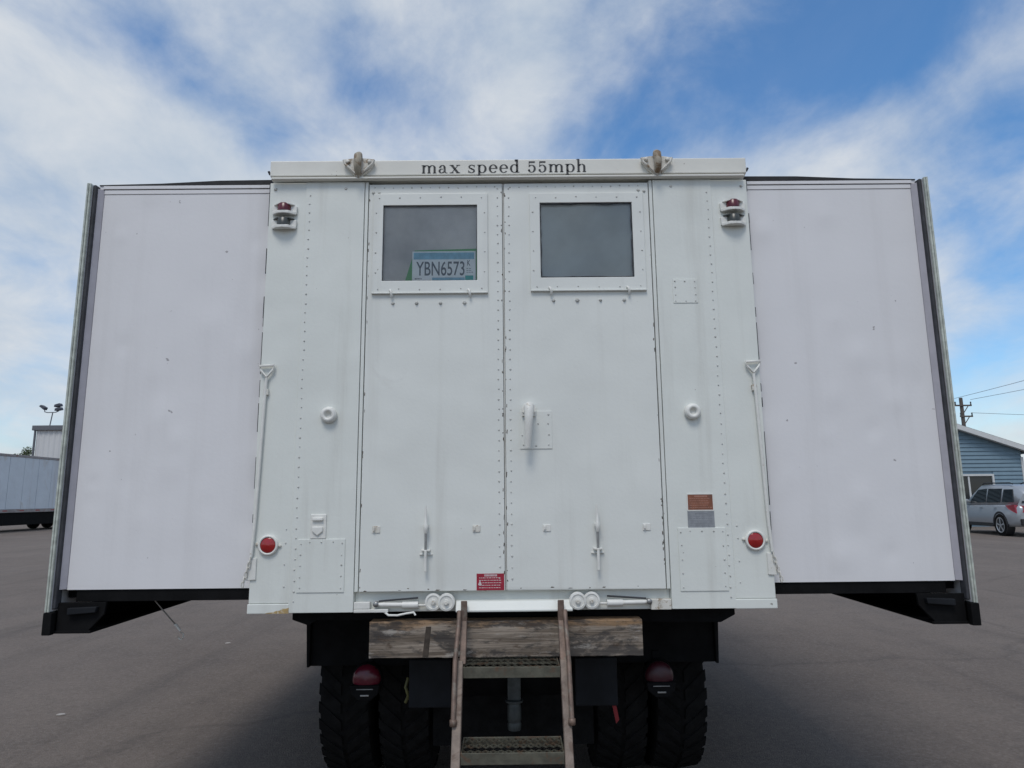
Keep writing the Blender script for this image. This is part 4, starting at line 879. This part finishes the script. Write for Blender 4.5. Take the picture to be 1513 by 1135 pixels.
# ------------------------------------------------------------------ semi trailer on the left
def trailer():
    X = -27.5; Ya, Yb = 28.5, 42.5; W2 = 2.5
    R_ = thing('semi_trailer', (X-1.25, (Ya+Yb)/2, 0), 'long pale grey box semi trailer parked on the left of the lot', 'trailer')
    PAN = mat('trailer_panel_paint', (0.60, 0.65, 0.70), 0.45, 0.0, var=0.05, vscale=0.8, streak=((0.36, 0.31, 0.27), 1.2, 0.7), stain=((0.44, 0.36, 0.28), 0.5, 0.56, 0.45), dent=0.02)
    RAIL = mat('trailer_rail', (0.30, 0.28, 0.28), 0.5, 0.3, var=0.2, vscale=3, stain=((0.22, 0.10, 0.08), 2.5, 0.55, 0.7))
    MB().box(X-W2, X-0.03, Ya, Yb, 1.12, 4.2).build('box', PAN, R_)
    n = 12; dy = (Yb-Ya)/n
    for k in range(n):
        MB().box(X-0.029, X-0.008+0.004*(k % 2), Ya+dy*k+0.012, Ya+dy*(k+1)-0.012, 1.24, 4.1).build('side_panel', PAN, R_, 0.004)
    MB().box(X-0.03, X+0.02, Ya, Yb, 4.105, 4.24).build('top_rail', RAIL, R_, 0.01)
    MB().box(X-0.03, X+0.03, Ya, Yb, 1.05, 1.235).build('bottom_rail', RAIL, R_, 0.01)
    RT = mat('red_reflective_tape', (0.30, 0.04, 0.04), 0.4)
    y = Ya+0.4
    while y < Yb: MB().box(X+0.0302, X+0.033, y, y+0.35, 1.12, 1.18).build('reflective_tape', RT, R_); y += 1.3
    MB().box(X-W2+0.3, X-0.3, Ya+0.3, Yb-0.3, 0.75, 1.049).build('underframe', BLACK, R_)
    MB().box(X-W2+0.1, X-0.05, Ya+2.5, Yb-0.5, 0.35, 1.045).build('skirt', BLACK, R_)
    for y in (Yb-1.4, Yb-2.7, Ya+1.2, Ya+2.4):
        for x in (X-0.35, X-W2+0.35):
            w_ = MB().lathe((x, y, 0.5), [(0.0, 0.12), (0.25, 0.12), (0.28, 0.14), (0.45, 0.16), (0.5, 0.12), (0.5, -0.12), (0.45, -0.16), (0.0, -0.14)], 24, 'x').build('wheel', RUBBER, R_)
    for x in (X-0.5, X-W2+0.5): MB().box(x-0.08, x+0.08, Ya+4.9, Ya+5.1, 0.02, 1.04).build('landing_leg', BLACK, R_)
trailer()

# ------------------------------------------------------------------ pale warehouse with roof floodlights, small tree
def warehouse():
    B_ = thing('warehouse', (-30, 62, 0), 'pale flat roofed metal warehouse beyond the semi trailer', 'building')
    CL = mat('pale_metal_cladding', (0.60, 0.60, 0.60), 0.5, var=0.04, vscale=0.5)
    CP = mat('dark_roof_coping', (0.13, 0.135, 0.15), 0.5, var=0.1)
    MB().box(-40.7, -19.0, 55.1, 70, 0, 7.7).build('wall', CL, B_)
    for k in range(48):
        x = -40.7+0.45*k; MB().prism([(x, 55.098), (x+0.10, 55.05), (x+0.20, 55.05), (x+0.30, 55.098)], 0.05, 7.69, 'z').build('cladding_rib', CL, B_)
    MB().box(-41.0, -18.8, 54.85, 70.2, 7.7, 8.12).build('roof_coping', CP, B_, 0.03)
    MB().tube([(-40.78, 55.0, 0.02), (-40.78, 55.0, 7.69)], 0.09, 8).build('downpipe', CP, B_)
    F_ = thing('roof_floodlight', (-40.0, 55.6, 8.12), 'twin floodlight mast on the warehouse roof', 'floodlight')
    DK = mat('floodlight_casing', (0.06, 0.065, 0.085), 0.5, var=0.1)
    MB().tube([(-40.0, 55.6, 8.12), (-39.85, 55.6, 9.35)], 0.045, 8).build('mast', CP, F_)
    MB().tube([(-40.6, 55.6, 9.62), (-40.55, 55.6, 9.38), (-40.3, 55.6, 9.32), (-39.6, 55.6, 9.34), (-39.35, 55.6, 9.45)], 0.04, 8).build('arm', CP, F_)
    for (x, z, t) in ((-40.72, 9.80, -0.6), (-39.45, 9.95, 0.25), (-39.38, 9.62, 0.25)):
        c, s_ = math.cos(t), math.sin(t)
        pts = [(-0.28, -0.10), (0.28, -0.13), (0.24, 0.12), (-0.2, 0.10)]
        MB().prism([(x+px*c-pz*s_, z+px*s_+pz*c) for px, pz in pts], 55.4, 55.85).build('lamp_head', DK, F_, 0.03)
warehouse()

def tree(x, y, h, name_label):
    Tr = thing('bushy_tree', (x, y, 0), name_label, 'tree')
    BARK = mat('grey_bark', (0.09, 0.075, 0.06), 0.9, var=0.3, vscale=6)
    LEAF = mat('mixed_leaf_green', (0.085, 0.12, 0.045), 0.6, var=0.45, vscale=2.5)
    tk = MB().tube([(x, y, 0), (x+.05, y, h*0.3), (x-.05, y, h*0.6), (x, y, h*0.85)], [0.16, 0.13, 0.09, 0.03], 8)
    rnd = random.Random(3); tips = []
    for k in range(14):
        a = rnd.uniform(0, 2*PI); z0 = h*rnd.uniform(0.35, 0.7); e = rnd.uniform(0.3, 0.9)
        r_ = rnd.uniform(0.4, 1.2); tip = (x+r_*math.cos(a), y+r_*math.sin(a), min(h*0.97, z0+r_*e+0.5)); tips.append(tip)
        tk.tube([(x, y, z0), ((x+tip[0])/2, (y+tip[1])/2, (z0+tip[2])/2+0.1), tip], [0.05, 0.035, 0.012], 5)
    tk.build('trunk', BARK, Tr)
    tips += [(x, y, h*0.9), (x+.3, y-.2, h*0.95)]
    cr_ = MB()
    for k in range(5200):
        t = rnd.choice(tips); d = Vector((rnd.gauss(0, 1), rnd.gauss(0, 1), rnd.gauss(0, 0.8))).normalized()*(rnd.random()**0.5)*0.6
        c = Vector(t)+d; q = 0.075; u = Vector((rnd.gauss(0,1), rnd.gauss(0,1), rnd.gauss(0,1))).normalized(); w_ = u.orthogonal().normalized()
        cr_.add([c-u*q, c+w_*q*0.55, c+u*q, c-w_*q*0.55], [(0,1,2,3)])
    cr_.build('crown', LEAF, Tr)
tree(-52.0, 70, 7.35, 'small leafy tree showing over the trailer roof beside the warehouse')

# ------------------------------------------------------------------ scraps on the asphalt
PAPER = mat('pale_scrap', (0.40, 0.37, 0.34), 0.8, var=0.1)
for (x, y), lab in (((-3.216, 4.81), 'small pale scrap on the asphalt near the hanging cable'), ((-3.44, 2.26), 'small pale scrap on the asphalt at lower left')):
    o = MB().prism([(x-.03, y-.015), (x+.01, y-.02), (x+.035, y), (x+.01, y+.02), (x-.02, y+.015)], 0.001, 0.010, 'z').build('paper_scrap', PAPER, None, 0.003); o['label'] = lab; o['category'] = 'litter'; o['group'] = 'scraps on the asphalt'
